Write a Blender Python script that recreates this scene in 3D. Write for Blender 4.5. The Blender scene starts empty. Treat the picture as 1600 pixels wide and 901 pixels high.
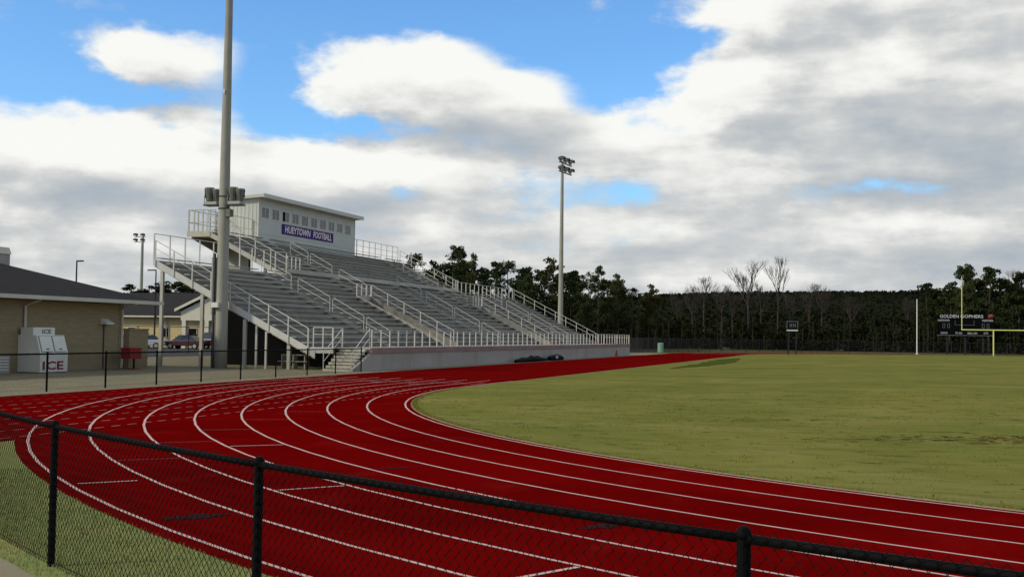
import bpy, math, random
from mathutils import Vector, Matrix
random.seed(7)
R = math.radians
scn = bpy.context.scene
COL = scn.collection

# ------------------------------------------------------------------ camera
TH, PITCH, ROLL = 0.3050614, 0.0395997, 0.0147917
cam_data = bpy.data.cameras.new('camera')
cam = bpy.data.objects.new('camera', cam_data)
COL.objects.link(cam)
cam_data.sensor_width = 36.0
cam_data.lens = 1815.0 / 1600.0 * 36.0
cam_data.clip_start = 0.05
cam_data.clip_end = 6000
cam.matrix_world = (Matrix.Translation((-16.007, -43.043, 2.060)) @ Matrix.Rotation(TH, 4, 'Z') @
                    Matrix.Rotation(PITCH, 4, 'X') @ Matrix.Rotation(-ROLL, 4, 'Y') @ Matrix.Rotation(R(90), 4, 'X'))
scn.camera = cam

# ------------------------------------------------------------------ light
SUN_EL, SUN_AZ = R(33), R(232)          # azimuth from +Y towards +X: behind the camera, over its left shoulder
sun_dir = Vector((math.sin(SUN_AZ) * math.cos(SUN_EL), math.cos(SUN_AZ) * math.cos(SUN_EL), math.sin(SUN_EL)))
sd = bpy.data.lights.new('sun', 'SUN')
sd.energy = 2.8
sd.angle = R(5)
sd.color = (1.0, 0.90, 0.74)
sun = bpy.data.objects.new('sun', sd)
COL.objects.link(sun)
sun.rotation_euler = sun_dir.to_track_quat('Z', 'Y').to_euler()
sun.location = (0, -60, 80)

scn.view_settings.view_transform = 'Standard'
scn.view_settings.look = 'None'
scn.view_settings.exposure = 0.0
scn.view_settings.gamma = 1.0
scn.view_settings.use_curve_mapping = False
scn.render.engine = 'CYCLES'

# ------------------------------------------------------------------ sky: nishita with broken cumulus
CLOUDS = [(-34.92,12.72,3.32,1.45,0.85),(-22.70,12.01,4.74,2.37,0.95),(-17.93,11.20,3.48,2.21,0.70),(-20.84,13.89,1.90,0.95,0.40),
 (-39.85,8.05,3.48,1.74,0.60),(-35.08,7.93,4.74,2.05,0.60),(-29.45,8.06,6.32,2.05,0.60),(-24.83,8.40,3.48,1.11,0.45),
 (-32.51,10.62,1.90,0.70,0.30),(-2.10,11.48,8.85,4.74,0.80),(4.19,13.73,7.90,4.74,0.80),(-5.73,15.61,2.21,1.26,0.60),
 (-7.55,11.94,3.16,1.26,0.50),(-12.84,10.01,2.53,1.26,0.40),(-29.23,12.02,2.37,2.21,-0.80),(-39.96,11.63,3.48,1.74,-0.90),
 (-16.07,14.58,6.00,1.90,-0.95),(-10.98,12.91,3.48,1.90,-0.85),(-12.70,11.55,1.90,0.95,-0.50),(-25.49,10.01,3.0,0.75,-1.0),
 (-30.22,14.92,7.90,1.42,-0.60),(-36.13,14.92,6.32,1.11,-0.50),(-12.49,6.90,2.21,0.55,-0.45),(-0.6,7.05,5.2,0.62,-0.58),(-35.0,10.75,3.0,0.55,-0.6),
 (-22.92,6.90,1.26,0.44,-0.55),(-24.03,15.57,4.74,0.95,-0.50)]

def cloud_group():
    g = bpy.data.node_groups.new('cloud_density', 'ShaderNodeTree')
    g.interface.new_socket('Direction', in_out='INPUT', socket_type='NodeSocketVector')
    g.interface.new_socket('Density', in_out='OUTPUT', socket_type='NodeSocketFloat')
    N, L = g.nodes, g.links
    gi, go = N.new('NodeGroupInput'), N.new('NodeGroupOutput')
    def math_(op, a, b=None, c=None):
        n = N.new('ShaderNodeMath'); n.operation = op
        for i, x in enumerate((a, b, c)):
            if x is None: continue
            if hasattr(x, 'is_output'): L.new(x, n.inputs[i])
            else: n.inputs[i].default_value = x
        return n.outputs[0]
    sep = N.new('ShaderNodeSeparateXYZ'); L.new(gi.outputs[0], sep.inputs[0])
    x, y, z = sep.outputs
    az = math_('MULTIPLY', math_('ARCTAN2', x, y), 57.29578)
    zc = math_('MINIMUM', math_('MAXIMUM', z, -0.2), 0.999)
    el = math_('MULTIPLY', math_('ARCSINE', zc), 57.29578)
    # flat cloud deck seen in perspective
    inv = math_('DIVIDE', 1.0, math_('ADD', math_('MAXIMUM', z, 0.0), 0.10))
    com = N.new('ShaderNodeCombineXYZ')
    L.new(math_('MULTIPLY', x, inv), com.inputs[0]); L.new(math_('MULTIPLY', y, inv), com.inputs[1]); L.new(math_('MULTIPLY', z, 9.0), com.inputs[2])
    n1 = N.new('ShaderNodeTexNoise'); n1.inputs['Scale'].default_value = 0.95; n1.inputs['Detail'].default_value = 8.0
    n1.inputs['Roughness'].default_value = 0.55; n1.inputs['Distortion'].default_value = 0.25
    L.new(com.outputs[0], n1.inputs['Vector'])
    # billow detail in direction space
    q = N.new('ShaderNodeCombineXYZ'); L.new(az, q.inputs[0]); L.new(el, q.inputs[1])
    n2 = N.new('ShaderNodeTexNoise'); n2.inputs['Scale'].default_value = 0.42; n2.inputs['Detail'].default_value = 7.0; n2.inputs['Roughness'].default_value = 0.56
    sc = N.new('ShaderNodeVectorMath'); sc.operation = 'MULTIPLY'; sc.inputs[1].default_value = (0.75, 1.35, 1.0)
    L.new(q.outputs[0], sc.inputs[0]); L.new(sc.outputs[0], n2.inputs['Vector'])
    acc = math_('MULTIPLY', math_('SUBTRACT', n1.outputs[0], 0.47), 1.6)
    acc = math_('MULTIPLY_ADD', math_('SUBTRACT', n2.outputs[0], 0.5), 1.5, acc)
    # warp the placed clouds a little
    wv = N.new('ShaderNodeVectorMath'); wv.operation = 'MULTIPLY_ADD'
    wv.inputs[1].default_value = (3.2, 1.6, 0.0)
    L.new(n2.outputs['Color'], wv.inputs[0]); L.new(q.outputs[0], wv.inputs[2])
    wq = N.new('ShaderNodeVectorMath'); wq.operation = 'SUBTRACT'; wq.inputs[1].default_value = (1.6, 0.8, 0.0)
    L.new(wv.outputs[0], wq.inputs[0])
    for (a, e, sa, se, k) in CLOUDS:
        m = N.new('ShaderNodeVectorMath'); m.operation = 'MULTIPLY_ADD'
        m.inputs[1].default_value = (1 / sa, 1 / se, 0); m.inputs[2].default_value = (-a / sa, -e / se, 0)
        L.new(wq.outputs[0], m.inputs[0])
        d = N.new('ShaderNodeVectorMath'); d.operation = 'DOT_PRODUCT'
        L.new(m.outputs[0], d.inputs[0]); L.new(m.outputs[0], d.inputs[1])
        ex = math_('EXPONENT', math_('MULTIPLY', d.outputs['Value'], -1.0))
        acc = math_('MULTIPLY_ADD', ex, k, acc)
    # the deck closes up towards the horizon
    low = N.new('ShaderNodeMapRange'); low.inputs['From Min'].default_value = 9.5; low.inputs['From Max'].default_value = 4.0
    low.inputs['To Min'].default_value = 0.0; low.inputs['To Max'].default_value = 0.55
    L.new(el, low.inputs['Value'])
    acc = math_('ADD', acc, low.outputs[0])
    L.new(acc, go.inputs[0])
    return g

world = bpy.data.worlds.new('World'); scn.world = world; world.use_nodes = True
world.cycles.sampling_method = 'MANUAL'; world.cycles.sample_map_resolution = 256
def build_world():
    nt = world.node_tree; N, L = nt.nodes, nt.links
    N.clear()
    out = N.new('ShaderNodeOutputWorld'); bg = N.new('ShaderNodeBackground'); bg.inputs['Strength'].default_value = 0.10
    L.new(bg.outputs[0], out.inputs[0])
    sky = N.new('ShaderNodeTexSky'); sky.sky_type = 'NISHITA'; sky.sun_disc = False
    sky.sun_elevation = SUN_EL; sky.sun_rotation = SUN_AZ
    sky.air_density = 1.0; sky.dust_density = 0.6; sky.ozone_density = 2.0
    tc = N.new('ShaderNodeTexCoord')
    grp = cloud_group()
    a = N.new('ShaderNodeGroup'); a.node_tree = grp; L.new(tc.outputs['Generated'], a.inputs[0])
    off = N.new('ShaderNodeVectorMath'); off.operation = 'ADD'; off.inputs[1].default_value = (-0.028, 0.0, 0.030)
    L.new(tc.outputs['Generated'], off.inputs[0])
    b = N.new('ShaderNodeGroup'); b.node_tree = grp; L.new(off.outputs[0], b.inputs[0])
    def mr(src, f0, f1, t0, t1, smooth=True):
        n = N.new('ShaderNodeMapRange'); n.interpolation_type = 'SMOOTHSTEP' if smooth else 'LINEAR'
        n.inputs['From Min'].default_value = f0; n.inputs['From Max'].default_value = f1
        n.inputs['To Min'].default_value = t0; n.inputs['To Max'].default_value = t1
        L.new(src, n.inputs['Value']); return n.outputs[0]
    cover = mr(a.outputs[0], -0.32, 0.40, 0.0, 1.0)
    df = N.new('ShaderNodeMath'); df.operation = 'SUBTRACT'; L.new(a.outputs[0], df.inputs[0]); L.new(b.outputs[0], df.inputs[1])
    lit = mr(df.outputs[0], -1.05, 0.95, 0.0, 1.0, False)
    thick = mr(a.outputs[0], 0.3, 1.6, 0.0, 0.30, False)
    # soft streaks, flattened near the horizon
    sx = N.new('ShaderNodeSeparateXYZ'); L.new(tc.outputs['Generated'], sx.inputs[0])
    cx = N.new('ShaderNodeCombineXYZ')
    for k, g in ((0, 7.0), (1, 7.0), (2, 34.0)):
        mm = N.new('ShaderNodeMath'); mm.operation = 'MULTIPLY'; mm.inputs[1].default_value = g; L.new(sx.outputs[k], mm.inputs[0]); L.new(mm.outputs[0], cx.inputs[k])
    ns = N.new('ShaderNodeTexNoise'); ns.inputs['Scale'].default_value = 1.0; ns.inputs['Detail'].default_value = 5.0; ns.inputs['Roughness'].default_value = 0.5
    L.new(cx.outputs[0], ns.inputs['Vector'])
    st_ = mr(ns.outputs[0], 0.25, 0.75, -0.25, 0.25, False)
    def add(p, q, op='ADD', cl=False):
        n = N.new('ShaderNodeMath'); n.operation = op; n.use_clamp = cl; L.new(p, n.inputs[0]); L.new(q, n.inputs[1]); return n.outputs[0]
    lowb = mr(sx.outputs[2], 0.03, 0.17, -0.09, 0.03)
    lt = add(add(add(lit, st_), lowb), thick, 'SUBTRACT')
    bias = N.new('ShaderNodeMath'); bias.operation = 'ADD'; bias.use_clamp = True; bias.inputs[1].default_value = 0.17; L.new(lt, bias.inputs[0])
    ramp = N.new('ShaderNodeValToRGB'); L.new(bias.outputs[0], ramp.inputs[0])
    ramp.color_ramp.interpolation = 'B_SPLINE'
    e = ramp.color_ramp.elements
    e[0].position = 0.0; e[0].color = (0.35, 0.41, 0.47, 1)
    e[1].position = 0.95; e[1].color = (0.95, 0.955, 0.915, 1)
    m1 = ramp.color_ramp.elements.new(0.30); m1.color = (0.45, 0.50, 0.545, 1)
    m2 = ramp.color_ramp.elements.new(0.55); m2.color = (0.585, 0.60, 0.605, 1)
    m3 = ramp.color_ramp.elements.new(0.75); m3.color = (0.81, 0.815, 0.79, 1)
    sc = N.new('ShaderNodeVectorMath'); sc.operation = 'SCALE'; sc.inputs['Scale'].default_value = 10.0
    L.new(ramp.outputs[0], sc.inputs[0])
    skc = N.new('ShaderNodeMixRGB'); skc.blend_type = 'MULTIPLY'; skc.inputs[0].default_value = 1.0
    skc.inputs[2].default_value = (1.0, 1.52, 1.98, 1)
    L.new(sky.outputs[0], skc.inputs[1])
    mix = N.new('ShaderNodeMixRGB'); L.new(cover, mix.inputs[0]); L.new(skc.outputs[0], mix.inputs[1]); L.new(sc.outputs[0], mix.inputs[2])
    L.new(mix.outputs[0], bg.inputs['Color'])
build_world()

# ------------------------------------------------------------------ materials
MATS = {}
def mat(name, col, rough=0.7, var=0.15, scale=3.0, metal=0.0, spec=0.3, bump=0.0, bscale=40.0, col2=None, stretch=(1, 1, 1), detail=4.0, emit=None):
    m = bpy.data.materials.new(name); m.use_nodes = True
    nt = m.node_tree; N, L = nt.nodes, nt.links
    b = N['Principled BSDF']
    b.inputs['Roughness'].default_value = rough; b.inputs['Metallic'].default_value = metal
    b.inputs['Specular IOR Level'].default_value = spec
    tc = N.new('ShaderNodeTexCoord'); mp = N.new('ShaderNodeMapping'); mp.inputs['Scale'].default_value = stretch
    L.new(tc.outputs['Object'], mp.inputs[0])
    no = N.new('ShaderNodeTexNoise'); no.inputs['Scale'].default_value = scale; no.inputs['Detail'].default_value = detail; no.inputs['Roughness'].default_value = 0.6
    L.new(mp.outputs[0], no.inputs['Vector'])
    rp = N.new('ShaderNodeValToRGB'); e = rp.color_ramp.elements
    e[0].position = 0.3; e[1].position = 0.7
    c2 = col2 if col2 else tuple(c * (1 + var) for c in col)
    c1 = col if col2 else tuple(c * (1 - var) for c in col)
    e[0].color = (*c1, 1); e[1].color = (*c2, 1)
    L.new(no.outputs[0], rp.inputs[0]); L.new(rp.outputs[0], b.inputs['Base Color'])
    if bump:
        n2 = N.new('ShaderNodeTexNoise'); n2.inputs['Scale'].default_value = bscale; n2.inputs['Detail'].default_value = 3
        L.new(mp.outputs[0], n2.inputs['Vector'])
        bp = N.new('ShaderNodeBump'); bp.inputs['Strength'].default_value = bump; bp.inputs['Distance'].default_value = 0.02
        L.new(n2.outputs[0], bp.inputs['Height']); L.new(bp.outputs[0], b.inputs['Normal'])
    MATS[name] = m
    return m

def per_object(m, lo, hi):
    nt = m.node_tree; N, L = nt.nodes, nt.links; b = N['Principled BSDF']; src = b.inputs['Base Color'].links[0].from_socket
    oi = N.new('ShaderNodeObjectInfo'); mr = N.new('ShaderNodeMapRange'); mr.inputs['To Min'].default_value = lo; mr.inputs['To Max'].default_value = hi
    L.new(oi.outputs['Random'], mr.inputs['Value'])
    vm = N.new('ShaderNodeVectorMath'); vm.operation = 'SCALE'; L.new(src, vm.inputs[0]); L.new(mr.outputs[0], vm.inputs['Scale'])
    L.new(vm.outputs[0], b.inputs['Base Color'])
def noise_layer(m, col, lo, hi, scale, stretch=(1, 1, 1), amount=1.0, rot=0.0):
    """mix another patchy colour over a material's base colour"""
    nt = m.node_tree; N, L = nt.nodes, nt.links
    b = N['Principled BSDF']; src = b.inputs['Base Color'].links[0].from_socket
    tc = N.new('ShaderNodeTexCoord'); mp = N.new('ShaderNodeMapping'); mp.inputs['Scale'].default_value = stretch; mp.inputs['Rotation'].default_value = (0, 0, rot)
    L.new(tc.outputs['Object'], mp.inputs[0])
    no = N.new('ShaderNodeTexNoise'); no.inputs['Scale'].default_value = scale; no.inputs['Detail'].default_value = 6; no.inputs['Roughness'].default_value = 0.65
    L.new(mp.outputs[0], no.inputs['Vector'])
    mr = N.new('ShaderNodeMapRange'); mr.inputs['From Min'].default_value = lo; mr.inputs['From Max'].default_value = hi
    mr.inputs['To Max'].default_value = amount
    L.new(no.outputs[0], mr.inputs['Value'])
    mx = N.new('ShaderNodeMixRGB'); L.new(mr.outputs[0], mx.inputs[0]); L.new(src, mx.inputs[1]); mx.inputs[2].default_value = (*col, 1)
    L.new(mx.outputs[0], b.inputs['Base Color'])

mat('track_red', (0.128, 0.0012, 0.0013), 0.95, 0.12, 0.5, spec=0.0, bump=0.25, bscale=120)
noise_layer(MATS['track_red'], (0.086, 0.0008, 0.001), 0.45, 0.68, 0.22, amount=0.85)
noise_layer(MATS['track_red'], (0.165, 0.008, 0.006), 0.55, 0.72, 0.9, stretch=(1, .5, 1), amount=0.5)
noise_layer(MATS['track_red'], (0.066, 0.0008, 0.001), 0.60, 0.75, 9.0, amount=0.6)
mat('lane_white', (0.50, 0.36, 0.31), 0.8, 0.15, 6, spec=0.1)
noise_layer(MATS['lane_white'], (0.26, 0.11, 0.09), 0.5, 0.75, 3.0, amount=0.6)
mat('lane_faded', (0.16, 0.035, 0.03), 0.8, 0.25, 5, spec=0.1)
mat('lane_dash', (0.30, 0.14, 0.115), 0.8, 0.25, 2.0, spec=0.05)
mat('lane_worn', (0.145, 0.022, 0.018), 0.9, 0.3, 1.0, spec=0.0)
mat('rubber_scuff', (0.018, 0.003, 0.003), 0.9, 0.3, 5, spec=0.05)
mat('turf', (0.132, 0.132, 0.030), 0.95, 0.1, 0.30, spec=0.0, col2=(0.188, 0.175, 0.046), bump=0.6, bscale=25, stretch=(1, 0.45, 1))
noise_layer(MATS['turf'], (0.112, 0.130, 0.027), 0.42, 0.62, 0.10, amount=0.85)
noise_layer(MATS['turf'], (0.22, 0.195, 0.068), 0.48, 0.68, 0.45, stretch=(0.35, 1.0, 1), amount=0.6, rot=R(18))
noise_layer(MATS['turf'], (0.075, 0.078, 0.014), 0.52, 0.70, 2.0, stretch=(0.45, 1.0, 1), amount=0.7, rot=R(18))
noise_layer(MATS['turf'], (0.150, 0.108, 0.034), 0.55, 0.72, 1.1, stretch=(0.4, 1.3, 1), amount=0.6, rot=R(10))
noise_layer(MATS['turf'], (0.040, 0.032, 0.008), 0.63, 0.69, 0.7, stretch=(0.55, 1.6, 1), amount=0.75, rot=R(18))
mat('turf_tuft', (0.12, 0.125, 0.018), 0.9, 0.3, 1.0, spec=0.0, col2=(0.20, 0.17, 0.035))
mat('soil', (0.068, 0.052, 0.017), 0.95, 0.3, 2.0, spec=0.0)
mat('turf_damp', (0.060, 0.072, 0.014), 0.95, 0.2, 0.5, spec=0.0)
mat('verge', (0.18, 0.21, 0.065), 0.95, 0.25, 0.6, spec=0.03, bump=0.6, bscale=18, col2=(0.23, 0.21, 0.07))
mat('field_ground', (0.055, 0.055, 0.022), 0.95, 0.2, 0.08, spec=0.02, bump=0.4, bscale=4, col2=(0.09, 0.08, 0.035))
mat('grass_blade', (0.21, 0.27, 0.09), 0.8, 0.3, 1.2, spec=0.05, col2=(0.29, 0.27, 0.10))
mat('concrete', (0.215, 0.187, 0.112), 0.9, 0.12, 0.4, spec=0.1, bump=0.2, bscale=30)
noise_layer(MATS['concrete'], (0.15, 0.128, 0.075), 0.5, 0.75, 0.9, amount=0.6)
mat('kerb_concrete', (0.24, 0.20, 0.12), 0.85, 0.12, 2.0, spec=0.1)
mat('asphalt', (0.060, 0.058, 0.058), 0.9, 0.2, 0.5, spec=0.1, bump=0.2, bscale=40)
mat('galvanised', (0.32, 0.31, 0.26), 0.55, 0.10, 1.2, metal=0.1, spec=0.3, stretch=(1, 1, 0.2))
mat('aluminium_seat', (0.37, 0.345, 0.28), 0.5, 0.22, 1.6, metal=0.0, spec=0.35, stretch=(2, 0.35, 2))
mat('aluminium_tread', (0.26, 0.24, 0.19), 0.6, 0.25, 1.5, metal=0.0, spec=0.3, stretch=(2, 0.4, 2))
mat('aluminium_bright', (0.50, 0.48, 0.41), 0.45, 0.10, 2.0, metal=0.0, spec=0.4)
per_object(MATS['aluminium_seat'], .72, 1.22); per_object(MATS['aluminium_tread'], .75, 1.2)
mat('frame_steel', (0.40, 0.375, 0.30), 0.6, 0.12, 1.5, spec=0.3)
mat('step_beige', (0.46, 0.43, 0.33), 0.8, 0.12, 2.0, spec=0.15)
mat('fascia_brown', (0.25, 0.17, 0.14), 0.8, 0.15, 0.8, spec=0.15)
mat('wall_grey', (0.35, 0.315, 0.265), 0.85, 0.10, 0.5, spec=0.1, stretch=(1, 0.3, 1.5))
noise_layer(MATS['wall_grey'], (0.18, 0.165, 0.13), 0.5, 0.8, 0.8, stretch=(1, 1, 0.2), amount=0.6)
mat('underfill_black', (0.006, 0.006, 0.006), 0.95, 0.2, 1.0, spec=0.05)  # near-black fill; below the seats it imitates deep shade
mat('press_wall', (0.50, 0.50, 0.43), 0.7, 0.06, 0.8, spec=0.25)
mat('press_roof', (0.48, 0.46, 0.38), 0.7, 0.08, 0.8, spec=0.2)
mat('window_frame', (0.52, 0.50, 0.43), 0.5, 0.05, 2.0, spec=0.3)
mat('window_pane', (0.035, 0.04, 0.038), 0.2, 0.2, 0.7, spec=0.5)
mat('open_dark', (0.008, 0.008, 0.009), 0.9, 0.1, 1.0, spec=0.05)
mat('banner_navy', (0.035, 0.020, 0.16), 0.7, 0.1, 1.0, spec=0.15)
mat('banner_white', (0.72, 0.66, 0.64), 0.7, 0.05, 1.0, spec=0.15)
mat('banner_orange', (0.55, 0.16, 0.09), 0.7, 0.05, 1.0, spec=0.15)
mat('pole_concrete', (0.31, 0.295, 0.23), 0.85, 0.08, 1.5, spec=0.1, bump=0.1, bscale=60)
noise_layer(MATS['pole_concrete'], (0.21, 0.21, 0.18), 0.5, 0.75, 1.0, stretch=(3, 3, 0.25), amount=0.6)
mat('dark_fixture', (0.045, 0.05, 0.05), 0.5, 0.2, 3.0, spec=0.3)
mat('speaker_grey', (0.16, 0.165, 0.12), 0.8, 0.25, 5.0, spec=0.1)
mat('black_vinyl', (0.0035, 0.0038, 0.0035), 0.7, 0.15, 8.0, spec=0.06)
mat('black_steel', (0.014, 0.014, 0.014), 0.6, 0.15, 4.0, spec=0.25)
mat('brick_cream', (0.26, 0.205, 0.115), 0.9, 0.12, 1.5, spec=0.08, stretch=(1, 1, 8), bump=0.2, bscale=6)
mat('brick_pale', (0.48, 0.37, 0.18), 0.9, 0.08, 1.5, spec=0.08)
mat('trim_cream', (0.52, 0.49, 0.38), 0.7, 0.06, 1.0, spec=0.2)
mat('shingle', (0.026, 0.023, 0.021), 0.9, 0.25, 2.5, spec=0.1, bump=0.3, bscale=8, stretch=(1, 1, 5))
mat('freezer_white', (0.62, 0.60, 0.50), 0.5, 0.06, 1.5, spec=0.35)
mat('seal_dark', (0.05, 0.05, 0.05), 0.7, 0.1, 2.0)
mat('ice_red', (0.20, 0.012, 0.016), 0.6, 0.05, 2.0)
mat('letter_black', (0.015, 0.015, 0.015), 0.7, 0.05, 2.0)
mat('red_paint', (0.26, 0.012, 0.016), 0.55, 0.12, 2.0, spec=0.3)
mat('tarp_black', (0.004, 0.004, 0.004), 0.75, 0.2, 3.0, spec=0.08, bump=0.6, bscale=6)
mat('can_green', (0.20, 0.36, 0.24), 0.6, 0.1, 2.0)
mat('cone_orange', (0.38, 0.05, 0.02), 0.6, 0.1, 2.0)
mat('goal_yellow', (0.55, 0.54, 0.17), 0.5, 0.05, 1.0, spec=0.3)
mat('pole_white', (0.62, 0.66, 0.56), 0.6, 0.05, 1.0)
mat('board_black', (0.005, 0.005, 0.005), 0.9, 0.1, 1.0, spec=0.0)
mat('board_text', (0.42, 0.43, 0.40), 0.7, 0.05, 1.0)
mat('board_grey', (0.10, 0.115, 0.12), 0.7, 0.05, 1.0)
mat('emblem_red', (0.22, 0.03, 0.03), 0.7, 0.05, 1.0)
mat('bark', (0.055, 0.045, 0.035), 0.95, 0.3, 2.0, spec=0.05)
mat('sapling', (0.038, 0.035, 0.019), 0.95, 0.4, 0.2, spec=0.0)
mat('bark_pale', (0.06, 0.048, 0.040), 0.95, 0.25, 2.0, spec=0.05)
mat('needle', (0.020, 0.028, 0.011), 0.9, 0.35, 0.6, spec=0.0, col2=(0.040, 0.050, 0.018))
mat('needle_olive', (0.034, 0.036, 0.013), 0.9, 0.35, 0.5, spec=0.0, col2=(0.065, 0.062, 0.026))
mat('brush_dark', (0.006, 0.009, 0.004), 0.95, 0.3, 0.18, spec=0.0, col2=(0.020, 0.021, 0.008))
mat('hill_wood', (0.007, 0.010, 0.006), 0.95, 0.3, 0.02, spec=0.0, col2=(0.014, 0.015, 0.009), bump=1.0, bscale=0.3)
mat('car_red', (0.045, 0.007, 0.009), 0.3, 0.05, 1.0, spec=0.5)
mat('car_silver', (0.42, 0.43, 0.44), 0.35, 0.05, 1.0, spec=0.5, metal=0.2)
mat('car_dark', (0.02, 0.022, 0.026), 0.3, 0.05, 1.0, spec=0.5)
mat('car_glass', (0.015, 0.018, 0.02), 0.08, 0.05, 1.0, spec=0.6)
mat('tyre', (0.012, 0.012, 0.012), 0.9, 0.1, 3.0)
mat('lamp_glass', (0.55, 0.55, 0.5), 0.2, 0.05, 2.0, spec=0.5)

# ------------------------------------------------------------------ mesh helpers
ORG = {}
class MB:
    def __init__(s): s.v = []; s.f = []
    def quad(s, *p):
        n = len(s.v); s.v += [tuple(q) for q in p]; s.f.append(tuple(range(n, n + len(p)))); return s
    def box(s, x0, x1, y0, y1, z0, z1):
        n = len(s.v)
        s.v += [(x0, y0, z0), (x1, y0, z0), (x1, y1, z0), (x0, y1, z0), (x0, y0, z1), (x1, y0, z1), (x1, y1, z1), (x0, y1, z1)]
        s.f += [tuple(n + i for i in q) for q in ((0, 3, 2, 1), (4, 5, 6, 7), (0, 1, 5, 4), (1, 2, 6, 5), (2, 3, 7, 6), (3, 0, 4, 7))]
        return s
    def obox(s, c, ax, ay, az):
        c, ax, ay, az = Vector(c), Vector(ax), Vector(ay), Vector(az); n = len(s.v)
        for k in (-1, 1):
            for (i, j) in ((-1, -1), (1, -1), (1, 1), (-1, 1)): s.v.append(tuple(c + ax * i + ay * j + az * k))
        s.f += [tuple(n + i for i in q) for q in ((0, 3, 2, 1), (4, 5, 6, 7), (0, 1, 5, 4), (1, 2, 6, 5), (2, 3, 7, 6), (3, 0, 4, 7))]
        return s
    def prism(s, poly, axis, a, b):
        """poly of 2D points extruded along axis ('x': (y,z), 'y': (x,z), 'z': (x,y)) from a to b"""
        def P(p, t): return {'x': (t, p[0], p[1]), 'y': (p[0], t, p[1]), 'z': (p[0], p[1], t)}[axis]
        n = len(s.v); k = len(poly)
        s.v += [P(p, a) for p in poly] + [P(p, b) for p in poly]
        s.f.append(tuple(range(n + k - 1, n - 1, -1))); s.f.append(tuple(range(n + k, n + 2 * k)))
        for i in range(k):
            j = (i + 1) % k; s.f.append((n + i, n + j, n + k + j, n + k + i))
        return s
    def tube(s, pts, r, n=6, caps=True):
        pts = [Vector(p) for p in pts]; rr = r if isinstance(r, (list, tuple)) else [r] * len(pts)
        base = len(s.v); prev = None
        for i, p in enumerate(pts):
            d = (pts[min(i + 1, len(pts) - 1)] - pts[max(i - 1, 0)])
            d = d.normalized() if d.length > 1e-9 else Vector((0, 0, 1))
            if prev is None:
                u = d.cross(Vector((0, 0, 1)))
                if u.length < 1e-3: u = d.cross(Vector((1, 0, 0)))
                u.normalize()
            else:
                u = (prev - d * prev.dot(d))
                u = u.normalized() if u.length > 1e-6 else d.orthogonal().normalized()
            prev = u; w = d.cross(u)
            for k in range(n):
                a = 2 * math.pi * k / n
                s.v.append(tuple(p + (u * math.cos(a) + w * math.sin(a)) * rr[i]))
        for i in range(len(pts) - 1):
            for k in range(n):
                a, b = base + i * n + k, base + i * n + (k + 1) % n
                s.f.append((a, b, b + n, a + n))
        if caps:
            s.f.append(tuple(base + k for k in range(n - 1, -1, -1)))
            e = base + (len(pts) - 1) * n; s.f.append(tuple(e + k for k in range(n)))
        return s
    def ring(s, c, prof, n=20):
        """lathe: prof = [(r,z)...] round a vertical axis at c"""
        base = len(s.v)
        for (r, z) in prof:
            for k in range(n):
                a = 2 * math.pi * k / n; s.v.append((c[0] + r * math.cos(a), c[1] + r * math.sin(a), c[2] + z))
        for i in range(len(prof) - 1):
            for k in range(n):
                a, b = base + i * n + k, base + i * n + (k + 1) % n
                s.f.append((a, b, b + n, a + n))
        s.f.append(tuple(base + k for k in range(n - 1, -1, -1)))
        e = base + (len(prof) - 1) * n; s.f.append(tuple(e + k for k in range(n)))
        return s
    def build(s, name, m, parent=None, origin=None, smooth=False):
        o0 = ORG.get(parent.as_pointer(), Vector((0, 0, 0))) if parent else Vector(origin or (0, 0, 0))
        me = bpy.data.meshes.new(name)
        ox, oy, oz = o0
        me.from_pydata([(a - ox, b - oy, c - oz) for (a, b, c) in s.v], [], s.f)
        if smooth: me.polygons.foreach_set('use_smooth', [True] * len(me.polygons))
        me.materials.append(MATS[m]); me.update()
        o = bpy.data.objects.new(name, me); COL.objects.link(o)
        if parent: o.parent = parent
        else: o.location = o0
        ORG[o.as_pointer()] = o0.copy()
        return o

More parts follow.
